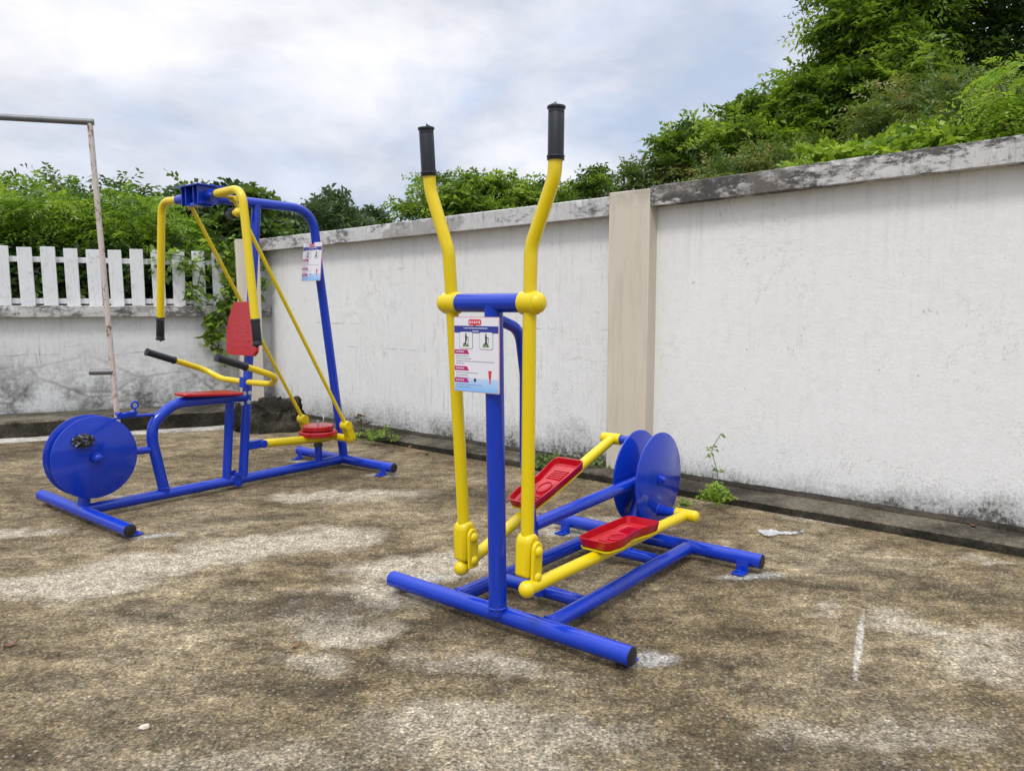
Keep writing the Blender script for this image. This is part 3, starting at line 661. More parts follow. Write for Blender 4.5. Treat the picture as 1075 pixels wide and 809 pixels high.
# corner of the two wall faces
A_ = Matrix(((WD.x, -LD.x), (WD.y, -LD.y))); rhs = Vector((L0.x-P0.x, L0.y-P0.y)); sol = A_.inverted() @ rhs; CS, CL = sol.x, sol.y
yard = [wl(7, .1), wl(CS, .1), ll(CL-.0, .1), ll(-7, .1), (-9, 3), (-8, -6), (8, -6)]
def yard_mesh():
    from mathutils import noise as mn
    xs = np.concatenate([[-9, -7.5, -6.2], np.arange(-5.4, 5.4, .026), [6, 7.5, 9]]); ys = np.concatenate([[-6, -3, -1, 0, .8], np.arange(1.2, 8.6, .026), [9.2, 10]])
    X_, Y_ = np.meshgrid(xs, ys); nx, ny = len(xs), len(ys); px, py = X_.ravel(), Y_.ravel()
    co = np.stack([px, py, np.zeros_like(px)], 1).astype(np.float32)
    me = bpy.data.meshes.new('concrete_yard'); me.vertices.add(len(co)); me.vertices.foreach_set('co', co.ravel())
    i = np.arange(nx*ny).reshape(ny, nx); q = np.stack([i[:-1, :-1], i[:-1, 1:], i[1:, 1:], i[1:, :-1]], -1).reshape(-1, 4).astype(np.int32)
    me.loops.add(q.size); me.loops.foreach_set('vertex_index', q.ravel()); me.polygons.add(len(q)); me.polygons.foreach_set('loop_start', np.arange(0, q.size, 4, dtype=np.int32)); me.update()
    wx = np.empty(len(co)); wy = np.empty(len(co))
    for k in range(len(co)):
        v = Vector((px[k]*2.1, py[k]*2.1, .3)); a = mn.noise_vector(v); b = mn.noise_vector(v*2.7); c = mn.noise_vector(v*8.0)
        wx[k] = a.x*.16+b.x*.12+c.x*.07; wy[k] = a.y*.13+b.y*.10+c.y*.06
    for name, items in MASKS.items():
        tot = np.zeros(len(co)); wk = .35 if name == 'cement_smear' else 1.0
        for (x, y, rx, ry, ang, w) in items:
            ca, sa = math.cos(ang), math.sin(ang); dx = px+wx*wk-x; dy = py+wy*wk-y
            d = np.sqrt(((dx*ca+dy*sa)/rx)**2+((dy*ca-dx*sa)/ry)**2); tot = np.maximum(tot, np.clip(1.2-d, 0, 1)*w)
        me.attributes.new(name, 'FLOAT', 'POINT').data.foreach_set('value', tot.astype(np.float32))
    me.materials.append(CONC); o = bpy.data.objects.new('concrete_yard', me); C.objects.link(o); o['kind'] = 'structure'; return o
yard_mesh()

def rough_bar(bm, x0, x1, y0, y1, z0, z1, n, amp, seed, mi_top=0, mi_side=0, z1b=None, zfun=None):
    """long bar along x with chipped, uneven edges"""
    rr = random.Random(seed); rings = []
    ph = [rr.uniform(0, 9) for _ in range(8)]
    def w(t, k): return amp*(math.sin(t*2.1+ph[k])*.5+math.sin(t*6.3+ph[(k+1) % 8])*.35+math.sin(t*17+ph[(k+2) % 8])*.25+rr.uniform(-.35, .35))
    for i in range(n+1):
        t = i/n; x = x0+(x1-x0)*t
        zt = z1 if z1b is None else z1+(z1b-z1)*t; zl = z0[0]+(z0[1]-z0[0])*t if isinstance(z0, tuple) else z0
        b = min(.012, amp*1.2+.002)
        prof = [(y0, zl), (y0+w(x, 0)*.6, zl+(zt-zl)*.5), (y0+w(x, 1), zt-b+w(x, 2)*.5), (y0+b+w(x, 1), zt+w(x, 3)*.5), ((y0+y1)/2, zt+w(x, 4)*.5), (y1-b, zt+w(x, 5)*.4), (y1, zt-b), (y1, zl)]
        rings.append([bm.verts.new((x, y, z)) for y, z in prof])
    m = len(rings[0])
    for a, b_ in zip(rings, rings[1:]):
        for k in range(m):
            f = bm.faces.new((a[k], b_[k], b_[(k+1) % m], a[(k+1) % m])); f.material_index = mi_top if k in (2, 3, 4) else mi_side
    for rg, rev in ((rings[0], False), (rings[-1], True)):
        f = bm.faces.new(rg if not rev else list(reversed(rg))); f.material_index = mi_side

# --- tall wall on the right, in its own frame: x along the wall, y away from the yard
W = empty('boundary_wall', P0, RZ); tag(W, 'tall white rendered wall with beige pillar and black-stained concrete coping on the right', 'wall')
def slab(name, s0, s1, z0, z1, m, parent, y0=0, y1=.12):
    bm = NB(); box(bm, ((s0+s1)/2, (y0+y1)/2, (z0+z1)/2), (s1-s0, y1-y0, z1-z0)); return link(name, bm, m, parent, smooth=False)
o = slab('wall_panel', -1.05, 6.0, 0, 1.93, WALL, W)
o = slab('wall_panel', CS-.3, -1.30, 0, 1.84, WALL_FAR, W); 
bm = NB(); box(bm, (-1.180, -.0, .982), (.318, .21, 1.964)); link('pillar', bm, BEIGE, W, bevel=.006)
bm = NB(); rough_bar(bm, -1.019, 6.0, -.100, .17, (1.851, 1.995), 1.978, 420, .0045, 4, z1b=2.13); link('coping', bm, COPE_R, W)
bm = NB(); rough_bar(bm, CS-.3, -1.341, -.100, .17, (1.765, 1.812), 1.888, 300, .0035, 9, z1b=1.942); link('coping', bm, COPE_L, W)
# corner pillar
cp = ll(CL, 0)
bm = NB(); box(bm, (.0, .03, .935), (.23, .20, 1.87)); cpi = link('corner_pillar', bm, BEIGE, None, bevel=.005)
q = at(261.5, 320, 8.02); cpi.location = (q.x, q.y, 0); cpi.rotation_euler = (0, 0, LZ); tag(cpi, 'narrow beige pillar in the corner where the picket fence meets the tall wall', 'pillar')
# kerb at its foot
bm = NB(); rough_bar(bm, CS+.5, 6, -.325, .02, -.005, .052, 420, .006, 21, 0, 1); link('kerb', bm, [KERB_TOP, KERB_DARK], None, loc=P0, rot=(0, 0, RZ), kind='structure')
# crumbled soil strip between kerb and wall
bm = NB(); rough_bar(bm, CS+.5, 6, -.075, .03, .03, .068, 420, .010, 5, 0, 0); link('soil_strip', bm, SOIL, None, loc=P0, rot=(0, 0, RZ), kind='structure')

# --- low wall on the left
LW = empty('low_wall', L0, LZ); tag(LW, 'low mould-stained white wall with a projecting ledge under the picket fence on the left', 'wall')
slab('wall_panel', -9, CL+.1, 0, 1.10, WALL_LOW, LW, 0, .14)
bm = NB(); rough_bar(bm, -9, CL, -.075, .20, 1.085, 1.195, 420, .006, 13, 0, 0); link('ledge', bm, LEDGE, LW)
bm = NB(); rough_bar(bm, -9, CL-.0, -.62, .02, -.005, .158, 420, .012, 31, 0, 1); link('raised_kerb', bm, [KERB_TOP, KERB_DARK], None, loc=L0, rot=(0, 0, LZ), kind='structure')
bm = NB(); rough_bar(bm, -9, -.4, -.80, -.60, -.005, .014, 380, .010, 33, 0, 0); link('mortar_strip', bm, MORTAR, None, loc=L0, rot=(0, 0, LZ), kind='structure')
# --- picket fence on the ledge
FN = empty('picket_fence', L0+LN*.03+ZA*1.19, LZ); tag(FN, 'white flat-topped picket fence standing on the low wall at the left', 'fence')
pitch = .1915; x = -.357; k = 0
while x > -9+.1:
    bm = NB(); w_ = .121+rng.uniform(-.004, .004); hh = .555+rng.uniform(-.012, .012)
    box(bm, (x, 0, hh/2+.002), (w_, .030, hh), Matrix.Rotation(rng.uniform(-.018, .018), 3, 'Y'))
    if x > -4.2: link('picket', bm, FENCE, FN, bevel=.003)
    else: bm.free()
    x -= pitch
for z0 in (.020, .420):
    bm = NB(); box(bm, ((-4.3-.30)/2, .036, z0+.026), (4.0, .036, .052)); link('rail', bm, FENCE, FN, bevel=.003)

# mossy broken lump in the corner
M = None
bm = NB(); bmesh.ops.create_icosphere(bm, subdivisions=5, radius=1)
from mathutils import noise as mn
for v in bm.verts:
    p = v.co.copy(); n_ = 1+.28*mn.fractal(p*1.6, .8, 2.1, 5)+.05*mn.noise(p*14)
    z_ = max(-.1, p.z)
    if z_ > .55: z_ = .55+(z_-.55)*.4
    v.co = Vector((p.x*.34*n_, p.y*.26*n_, z_*.40*n_))
o = link('rubble_mound', bm, KERB_DARK, None); q = ground(280, 446, .08); o.location = (q.x-.02, q.y+.25, .0); o.rotation_euler = (0, 0, LZ-.2)
tag(o, 'black mossy lump of broken concrete in the corner behind the press bench', 'rubble')

# --- rusty pipe frame
pf = empty('pipe_frame', (-3.31, 6.345, 0)); tag(pf, 'thin rust-flecked pipe frame with a dark top bar standing before the low wall', 'pipe frame')
TB('post', [(0, 0, 0), (-.10, .0, 2.655)], .0215, RUSTY, pf, seg=14)
d = (ground(0, 126, 2.64)-ground(97, 131, 2.64)).normalized(); d.z = .005
TB('top_bar', [Vector((-.075, .01, 2.668)), Vector((-.10, 0, 2.665))+d*2.6], .026, GALV, pf, seg=16)
TB('post', [Vector((-.10, 0, 0))+Vector((d.x, d.y, 0))*2.6, Vector((-.10, 0, 2.655))+d*2.6], .0215, RUSTY, pf, seg=14)
bm = NB(); tube(bm, [(-.02, 0, .645), (-.20, -.035, .645)], .025, seg=16); tube(bm, [(-.2005, -.0351, .645), (-.19, -.033, .645)], .019, seg=16, mi=1); link('peg', bm, [GALV, BLK], pf)

# =================================================================== VEGETATION
def leaf_mesh(name, mat, sprays, parent=None, seed=0, fold=.0):
    """sprays: arrays (origin Nx3, dir Nx3, length N, tone N), leaflets per spray, leaf len, leaf width"""
    O, D, Ln, T, K, ll_, lw_, droop = sprays
    r_ = np.random.default_rng(seed); N = len(O)
    t = np.linspace(.12, 1, K)[None, :]
    up = np.array([0, 0, 1.0])
    side = np.cross(D, up); nn = np.linalg.norm(side, axis=1, keepdims=True); side = np.where(nn > .05, side/np.maximum(nn, .05), np.array([[1.0, 0, 0]]))
    roll = r_.normal(0, .5, N)[:, None]; upn = np.cross(side, D); side = side*np.cos(roll)+upn*np.sin(roll); upn = np.cross(side, D)
    stem = O[:, None, :]+D[:, None, :]*(Ln[:, None]*t)[..., None]; stem[..., 2] -= (droop*Ln[:, None]*t**2)
    sg = np.where(np.arange(K) % 2 == 0, 1., -1.)[None, :, None]
    ld = side[:, None, :]*sg*.85+D[:, None, :]*.45+r_.normal(0, .28, (N, K, 3)); ld[..., 2] -= .12
    ld /= np.linalg.norm(ld, axis=2, keepdims=True)
    nrm = upn[:, None, :]+r_.normal(0, .35, (N, K, 3))
    wd = np.cross(ld, nrm); wd /= np.maximum(np.linalg.norm(wd, axis=2, keepdims=True), 1e-4)
    L = (ll_*r_.uniform(.7, 1.25, (N, K)))[..., None]; Wd_ = (lw_*r_.uniform(.75, 1.2, (N, K)))[..., None]
    p0 = stem; p1 = stem+ld*L*.45+wd*Wd_*.5; p2 = stem+ld*L; p2[..., 2] -= (L*.12)[..., 0]; p3 = stem+ld*L*.45-wd*Wd_*.5
    V = np.stack([p0, p1, p2, p3], axis=2).reshape(-1, 3); nf = N*K
    me = bpy.data.meshes.new(name); me.vertices.add(nf*4); me.vertices.foreach_set('co', V.astype(np.float32).ravel())
    me.loops.add(nf*4); me.loops.foreach_set('vertex_index', np.arange(nf*4, dtype=np.int32))
    me.polygons.add(nf); me.polygons.foreach_set('loop_start', np.arange(0, nf*4, 4, dtype=np.int32))
    me.update(); 
    a = me.attributes.new('tone', 'FLOAT', 'FACE'); tn = np.clip(T[:, None]+r_.normal(0, .09, (N, K)), 0, 1).ravel().astype(np.float32); a.data.foreach_set('value', tn)
    me.materials.append(mat); o = bpy.data.objects.new(name, me); C.objects.link(o)
    if parent: o.parent = parent
    return o

def tree(name, label, cat, clumps, base, mat, n, K=14, spray=.42, ll_=.085, lw_=.034, seed=1, group=None, droop=.25, upb=.25, tone=(.15, .75), bare=False, trunk_r=None):
    """clumps: list of (centre Vector, rx, ry, rz); crown of leaf sprays on uneven shells, plus trunk and limbs"""
    r_ = np.random.default_rng(seed); base = Vector(base)
    root = empty(name, base); tag(root, label, cat, group)
    n = int(n*.85); ll_ *= 1.2; lw_ *= 1.25; spray *= 1.1
    O = []; D = []; T = []
    vol = np.array([c[1]*c[2]+c[1]*c[3] for c in clumps]); vol = vol/vol.sum()
    for (c, rx, ry, rz), w_ in zip(clumps, vol):
        m = max(6, int(n*w_)); per = 13; ns = max(4, m//per); m = ns*per
        uc = r_.normal(0, 1, (ns, 3)); uc /= np.linalg.norm(uc, axis=1, keepdims=True)
        pc = uc*np.array([rx, ry, rz])*(r_.uniform(.15, 1, ns)**.45*r_.uniform(.8, 1.12, ns))[:, None]
        sz = .235*(rx*ry*rz)**(1/3)*r_.uniform(.6, 1.3, ns)
        off = r_.normal(0, 1, (ns, per, 3))*np.array([1, 1, .38])
        p = (pc[:, None, :]+off*sz[:, None, None]).reshape(-1, 3)
        d = np.repeat(uc, per, 0)*np.array([.8, .8, .35])+(off*np.array([.8, .8, .3])).reshape(-1, 3)+np.array([0, 0, upb*.5])+r_.normal(0, .25, (m, 3)); d /= np.linalg.norm(d, axis=1, keepdims=True)
        O.append(p+np.array(c)-np.array(base)); D.append(d); tb = np.repeat(np.clip(r_.normal(np.mean(tone), (tone[1]-tone[0])*.42, ns), 0, 1), per); T.append(np.clip(r_.normal(0, .12, m)+tb, 0, 1))
    O = np.concatenate(O); D = np.concatenate(D); T = np.concatenate(T); Ln = spray*r_.uniform(.55, 1.35, len(O))
    leaf_mesh('crown', mat, (O, D, Ln, T, K, ll_, lw_, droop), root, seed)
    # trunk and limbs
    cen = sum((c[0] for c in clumps), Vector())/len(clumps)-base
    bm = NB(); tr = trunk_r or max(.05, cen.z*.028)
    fork = Vector((cen.x*.35, cen.y*.35, max(.5, cen.z*.45)))
    tube(bm, [(0, 0, -.05), fork*.5+Vector((.04, .02, 0)), fork], [tr*1.3, tr, tr*.8], seg=10, cap=True)
    link('trunk', bm, BARK, root)
    bm = NB()
    for (c, rx, ry, rz) in clumps:
        e = c-base; mid = (fork+e)*.5+Vector((r_.uniform(-.2, .2), r_.uniform(-.2, .2), r_.uniform(.0, .25)))
        tube(bm, [fork-Vector((0, 0, .05)), mid, e], [tr*.55, tr*.3, tr*.12], seg=6)
        for _ in range(3):
            a = Vector(r_.normal(0, 1, 3)); a.normalize(); tube(bm, [mid.lerp(e, .6), e+Vector((a.x*rx, a.y*ry, abs(a.z)*rz))*.85], [tr*.16, tr*.05], seg=5)
    link('limbs', bm, BARK, root)
    return root
def CL_(items, Y, depth=1.0, seed=0):
    """clumps from apparent centre (u,v), half-sizes in px at distance Y"""
    out = []; rr = random.Random(seed)
    for it in items:
        u, v, ru, rv = it[:4]; y = Y+(it[4] if len(it) > 4 else rr.uniform(-.5, .5)*depth); k = y/F
        out.append((at(u, v, y), ru*k, max(ru, rv)*k*.9, rv*k))
    return out
GT = 'trees beyond the tall wall'; GL = 'bushes behind the picket fence'
def T_(name, label, cat, items, Y, mat, n, seed, **k):
    cl = CL_(items, Y, k.pop('depth', 1.0), seed); c = sum((q[0] for q in cl), Vector())/len(cl)
    return tree(name, label, cat, cl, (c.x, c.y, 0), mat, n, seed=seed, **k)

T_('broadleaf_tree', 'tallest dark green tree at the top right, its crown cut by the photo edge', 'tree',
   [(1010, 10, 55, 45), (950, 0, 45, 40), (1060, 40, 45, 45), (980, 60, 50, 40), (1030, 90, 50, 35), (910, -40, 50, 40), (1000, -50, 70, 40), (1100, 0, 60, 60)], 12.5, LF_DARK, 3000, 11, group=GT, K=16, spray=.5)
T_('broadleaf_tree', 'mid green tree left of the tallest one, twiggy left edge against the sky', 'tree',
   [(893, 25, 26, 26), (900, 70, 34, 26), (868, 98, 30, 20), (935, 40, 34, 30), (930, 95, 38, 28), (905, -5, 24, 18), (945, -15, 30, 25), (965, 20, 28, 24)], 11.5, LF_MID, 2600, 12, group=GT, K=16, spray=.42)
T_('broadleaf_tree', 'green tree with a low domed crown behind the middle of the right coping', 'tree',
   [(835, 90, 18, 14), (825, 120, 34, 18), (795, 125, 26, 16), (850, 140, 38, 20), (775, 140, 22, 14), (810, 150, 36, 16), (880, 130, 30, 22)], 11.5, LF_MID, 2000, 13, group=GT, K=16, spray=.38, tone=(.25, .85))
T_('broadleaf_tree', 'rounded small tree at the low left end of the big green mass', 'tree',
   [(715, 158, 16, 14), (735, 148, 20, 14), (755, 160, 24, 16), (722, 176, 22, 12), (770, 175, 26, 14), (748, 132, 8, 6)], 12.5, LF_MID, 1400, 14, group=GT, K=16, spray=.36, tone=(.1, .7))
T_('shrub', 'olive shrub with brownish tips between the tall tree and the coping', 'shrub',
   [(985, 105, 34, 20), (1010, 130, 36, 20), (960, 135, 34, 18), (1040, 135, 30, 18), (930, 125, 24, 14), (975, 158, 34, 12)], 9.0, LF_OLIVE, 1800, 15, K=14, spray=.34, ll_=.06, lw_=.022)
T_('feathery_shrub', 'bright yellow-green drooping feathery bush at the right edge above the wall', 'shrub',
   [(1068, 90, 20, 18), (1085, 115, 26, 20), (1060, 120, 14, 12), (1075, 145, 26, 12)], 7.2, LF_BRIGHT, 620, 16, K=20, spray=.40, ll_=.045, lw_=.014, droop=.75, upb=.5, tone=(.3, .9))
T_('shrub', 'leafy light green creeper bush spilling just above the right coping', 'shrub',
   [(930, 168, 34, 10), (965, 160, 30, 14), (895, 172, 24, 9), (990, 158, 26, 12), (860, 172, 26, 10)], 7.6, LF_MID, 1000, 17, K=10, spray=.24, ll_=.07, lw_=.05, tone=(.5, .95))
T_('shrub', 'fine-leaved olive green shrub above the coping right of the beige pillar', 'shrub',
   [(810, 172, 32, 14), (785, 178, 26, 12), (840, 165, 24, 12), (760, 188, 24, 9)], 10, LF_OLIVE, 1000, 18, K=14, spray=.30, ll_=.05, lw_=.018)
T_('shrub', 'dull green bush showing over the wall around the beige pillar', 'shrub',
   [(655, 190, 15, 8), (680, 182, 16, 10), (705, 180, 16, 9), (630, 197, 14, 6), (735, 190, 20, 8)], 12, LF_OLIVE, 700, 19, K=12, spray=.28, ll_=.06, lw_=.024)
T_('sapling', 'thin sapling poking up on its own just left of the beige pillar', 'sapling',
   [(626, 182, 5, 5), (629, 192, 6, 5), (615, 198, 10, 5)], 11, LF_MID, 60, 20, K=8, spray=.16, ll_=.07, lw_=.03, trunk_r=.015)
T_('broadleaf_tree', 'wide green tree seen over the wall between the yellow handles', 'tree',
   [(470, 208, 20, 14), (500, 200, 24, 14), (530, 203, 22, 12), (440, 222, 18, 9), (490, 222, 30, 12), (545, 215, 20, 9), (458, 193, 8, 6)], 12, LF_MID, 1500, 21, K=14, spray=.30, ll_=.07, lw_=.028, tone=(.25, .8))
T_('shrub', 'green bush over the wall right of the taller yellow handle', 'shrub',
   [(585, 203, 20, 8), (608, 200, 18, 9), (565, 208, 14, 7)], 13, LF_MID, 500, 22, K=12, spray=.26, ll_=.06, lw_=.026)
T_('distant_tree', 'slender grey-green tree just right of the blue overhead frame', 'tree',
   [(343, 212, 8, 10), (350, 225, 14, 12), (362, 234, 16, 9), (336, 230, 12, 12)], 22, LF_FAR, 520, 23, K=10, spray=.42, ll_=.16, lw_=.06, upb=1.0)
T_('distant_tree', 'small round dark tree standing alone above the far wall end', 'tree',
   [(388, 230, 9, 6), (397, 232, 8, 6), (380, 234, 8, 5)], 26, LF_FAR, 300, 24, K=10, spray=.35, ll_=.17, lw_=.07, tone=(0, .3))
for i, (u, v, w_, hh) in enumerate(((282, 238, 10, 14), (298, 236, 8, 14), (313, 240, 8, 13), (327, 243, 8, 10), (268, 232, 9, 14))):
    T_('distant_tree', ['first pale distant tree right of the press machine upright post', 'second pale distant tree seen inside the blue overhead frame', 'third pale distant tree seen inside the blue overhead frame', 'last low distant tree left of the blue bend by the wall end', 'pale distant tree close behind the top of the blue post'][i], 'tree',
       [(u, v-hh*.6, w_*.5, hh*.5), (u, v, w_*.9, hh*.5), (u, v+hh*.6, w_, hh*.5)], 30, LF_FAR, 330, 30+i, K=8, spray=.45, ll_=.2, lw_=.09, upb=1.2, group='pale distant trees')
T_('broadleaf_tree', 'dark leafy tree rising behind the head of the press machine', 'tree',
   [(205, 200, 13, 9), (222, 225, 26, 18), (246, 218, 16, 14), (240, 250, 30, 20), (205, 240, 22, 16), (265, 228, 14, 12), (215, 272, 26, 18), (258, 205, 9, 6), (275, 236, 8, 9)], 11.5, LF_DARK, 1900, 40, K=10, spray=.30, ll_=.10, lw_=.055, tone=(.25, .8))
T_('feathery_shrub', 'bright feathery bush filling the left edge above the pickets', 'shrub',
   [(-20, 225, 40, 22), (20, 222, 34, 20), (55, 215, 26, 16), (15, 250, 40, 18), (60, 248, 34, 18), (-40, 260, 40, 24)], 9.6, LF_BRIGHT, 2000, 41, K=20, spray=.42, ll_=.055, lw_=.017, upb=.35, group=GL, droop=.4)
T_('feathery_shrub', 'bright feathery bush directly behind the rusty thin post', 'shrub',
   [(105, 235, 34, 18), (140, 235, 28, 16), (95, 258, 36, 16), (150, 255, 34, 18), (120, 212, 16, 8), (175, 240, 24, 14), (188, 262, 28, 16)], 9.9, LF_BRIGHT, 2000, 42, K=20, spray=.42, ll_=.055, lw_=.017, upb=.35, group=GL, droop=.4)
T_('sparse_tree', 'sparse dark-twigged tree poking out above the bright bush left of the press arm', 'tree',
   [(60, 200, 14, 6), (75, 208, 14, 8), (128, 205, 12, 6), (150, 222, 14, 8), (5, 210, 12, 10)], 13, LF_DARK, 130, 43, K=9, spray=.45, ll_=.10, lw_=.035, upb=.8)
T_('shrub', 'shaded dark green undergrowth seen through the gaps of the pickets', 'shrub',
   [(-20, 300, 40, 34), (35, 298, 40, 34), (90, 298, 40, 34), (145, 298, 40, 34), (200, 298, 36, 34), (240, 300, 26, 36)], 9.4, LF_DARK, 4200, 44, K=12, spray=.32, ll_=.10, lw_=.05, depth=.2, tone=(.1, .5))

# vine over the end of the fence
def vine():
    root = empty('climbing_vine', L0-LD*.42+LN*.0+ZA*1.19, LZ); tag(root, 'leafy vine climbing over the fence end and hanging down the low wall', 'vine')
    r_ = np.random.default_rng(5); O = []; D = []; Ln = []; T = []; bm = NB()
    # (s along wall relative to root, y, z) clusters
    def run(pts, rad, per, l=.10):
        P = fillet(pts, .1, 5); tube(bm, P, .005, seg=5)
        for a, b in zip(P, P[1:]):
            m = max(1, int((b-a).length*per))
            for i in range(m):
                q = a.lerp(b, r_.uniform()); off = r_.normal(0, rad, 3); d = r_.normal(0, 1, 3); d[1] -= .9; d[2] -= .5; d /= np.linalg.norm(d)
                O.append(np.array(q)+off*[1, .35, 1]); D.append(d); Ln.append(l*r_.uniform(.4, 1.1)); T.append(r_.uniform(.15, .85))
    run([(.10, -.02, .55), (.16, -.05, .30), (.10, -.10, .03), (.0, -.115, -.10), (.03, -.11, -.45)], .035, 75)
    run([(.02, -.12, -.05), (-.06, -.12, -.22), (-.04, -.11, -.38)], .03, 70)
    run([(.35, 0, .60), (.22, -.06, .45), (.28, -.06, .12), (.22, -.09, .0)], .05, 60, .11)
    run([(-.05, .05, .62), (.1, 0, .60), (.30, .02, .64), (.5, .05, .60)], .045, 90, .11)
    run([(.45, .0, .62), (.40, -.05, .35), (.42, -.06, .10)], .05, 80, .11)
    run([(-.55, .02, .54), (-.25, -.01, .50), (-.1, -.03, .38), (-.15, -.04, .2)], .05, 45, .12)
    run([(-.2, -.03, .25), (-.25, -.04, .10), (-.05, -.05, .03)], .035, 40, .1)
    link('stems', bm, STEM, root)
    O_ = np.array(O); leaf_mesh('foliage', LF_MID, (O_, np.array(D), np.array(Ln), np.array(T), 4, .075, .052, .3), root, 3)
vine()

# weeds along the kerb foot
def weed(loc, label, n, h_, l, seed, mat=LF_MID, spread=.07, stem=None, tone=(.4, .95)):
    r_ = np.random.default_rng(seed); root = empty('weed', loc); tag(root, label, 'weed')
    O = r_.normal(0, 1, (n, 3))*[spread, spread*.6, 0]; O[:, 2] = r_.uniform(0, h_, n)*(1-np.abs(O[:, 0])/(spread*3)); D = r_.normal(0, 1, (n, 3))*[1, .8, .4]+[0, 0, .5]; D /= np.linalg.norm(D, axis=1, keepdims=True)
    Ln = r_.uniform(.4, 1.2, n)*l; T = r_.uniform(*tone, n)
    bm = NB()
    for i in range(0, n, max(1, n//14)):
        tube(bm, [(0, 0, -.01), Vector(O[i])*.6, Vector(O[i])+Vector(D[i])*Ln[i]*.8], .002, seg=5)
    if stem:
        P = fillet(stem, .05, 5); tube(bm, P, .0022, seg=5)
        ex = []
        for k_ in np.linspace(.25, 1, 9): ex.append(P[int(k_*(len(P)-1))])
        ex = np.array([list(e) for e in ex]); dd = r_.normal(0, 1, (9, 3)); dd /= np.linalg.norm(dd, axis=1, keepdims=True)
        O = np.vstack([O, ex]); D = np.vstack([D, dd]); Ln = np.append(Ln, np.full(9, .03)); T = np.append(T, r_.uniform(.2, .6, 9))
    link('stems', bm, STEM, root)
    leaf_mesh('foliage', mat, (O, D, Ln, T, 5, l*.55, l*.36, .1), root, seed)
def wp(s, y, z=.05): q = P0+WD*s+WN*y; return (q.x, q.y, z)
q = ground(752, 525, .05)
weed((q.x, q.y, .05), 'bright green leafy weed with a thin tall stalk on the kerb right of the pillar', 60, .085, .050, 1, LF_BRIGHT, .055, stem=[(.02, .06, .0), (.03, .10, .15), (-.01, .11, .28), (.05, .12, .38)])
q = ground(718, 531, .0); weed((q.x, q.y, 0), 'tiny green tuft at the kerb foot beside the flywheel', 14, .03, .035, 2, LF_BRIGHT, .03)
q = ground(396, 461, .05); weed((q.x, q.y, .05), 'low green weed on the kerb behind the rear foot of the press machine', 40, .07, .06, 3, LF_MID, .10)
q = ground(580, 492, .05); weed((q.x, q.y, .05), 'green weed behind the raised red foot tray', 40, .09, .06, 4, LF_DARK, .08)
q = ground(618, 490, .05); weed((q.x, q.y+.03, .05), 'dark creeping weed on the kerb between the foot tray and the flywheel', 40, .06, .06, 6, LF_DARK, .14)
q = ground(378, 454, .05); weed((q.x, q.y+.05, .05), 'reddish brown withered weed against the wall behind the blue back pole', 24, .16, .045, 7, leaf_mat('withered_leaves', (.05, .02, .018), (.11, .05, .035), (.12, .10, .04)), .08)

# dead leaves, stone, plastic scraps
DRY = plain('dead_leaf', (.20, .085, .035), .8, 0, .4, 20, .2)
bm = NB()
spots = [(1022, 553, .05), (990, 548, 0), (905, 553, 0), (470, 487, 0), (456, 482, 0), (430, 470, .05), (448, 477, 0), (620, 503, .0), (300, 473, 0), (880, 545, 0), (410, 474, 0), (422, 474, 0), (700, 515, 0), (12, 678, 0), (312, 679, 0)]
for i, (u, v, z) in enumerate(spots):
    p = ground(u, v, z); b = NB(); rr = random.Random(i); L = rr.uniform(.020, .038); a0 = rr.uniform(0, 6)
    pts = []
    for k in range(5):
        t = -1+k*.5; wdt = (1-t*t*.95)*.35*L
        pts.append((b.verts.new((t*L, -wdt, .004+abs(t)*.006)), b.verts.new((t*L, 0, .002+abs(t)*.003)), b.verts.new((t*L, wdt, .004+abs(t)*.007))))
    for m1, m2 in zip(pts, pts[1:]):
        b.faces.new((m1[0], m2[0], m2[1], m1[1])); b.faces.new((m1[1], m2[1], m2[2], m1[2]))
    if i < 13: lab = 'small curled dead brown leaf lying along the kerb foot'
    else: lab = ['dark curled leaf scrap on bare concrete at the far left', 'tiny orange-brown leaf scrap on the pale patch left of the elliptical trainer'][i-13]
    o = link('dead_leaf', b, DRY, None); o.location = (p.x, p.y, z+.004); o.rotation_euler = (rr.uniform(-.2, .2), rr.uniform(-.2, .2), a0)
    so = o.modifiers.new('solid', 'SOLIDIFY'); so.thickness = .0008
    tag(o, lab, 'leaf', 'dead leaves along the kerb' if i < 13 else None)
bm.free()
bm = NB(); bmesh.ops.create_icosphere(bm, subdivisions=3, radius=1)
for v in bm.verts:
    p = v.co.copy(); n_ = 1+.3*mn.noise(p*1.7); v.co = Vector((p.x*.016*n_, p.y*.011*n_, p.z*.008*n_))
o = link('stone', bm, plain('pale_stone', (.55, .48, .38), .85, 0, .2, 90, .5), None); p = ground(152, 765); o.location = (p.x, p.y, .007); o.rotation_euler = (0, 0, .5); tag(o, 'small pale pebble alone on the concrete at the bottom left', 'pebble')
for i, (u, v, sz, lab) in enumerate(((309+0, 0, 0, ''),)): pass
CLR = Mat('clear_crumpled_plastic'); CLR.set('Base Color', (.75, .78, .80, 1)); CLR.set('Roughness', .25); CLR.set('Alpha', .55); CLR.bump(CLR.noise(30, 5, .7), 1, .01); CLR = CLR.m
bm = NB(); n = 26; g = {}
for i in range(n):
    for j in range(8):
        t = i/(n-1); w_ = .022+.022*math.sin(t*4+1)+.012*math.sin(t*11)
        xx = (t-.5)*.24; yy = (j/7-.5)*w_*2+.015*math.sin(t*7)
        g[i, j] = bm.verts.new((xx, yy, .006+.016*abs(mn.noise(Vector((xx*40, yy*60, 1))))+.006*math.sin(i*1.7+j*2.3)**2))
for i in range(n-1):
    for j in range(7): bm.faces.new((g[i, j], g[i+1, j], g[i+1, j+1], g[i, j+1]))
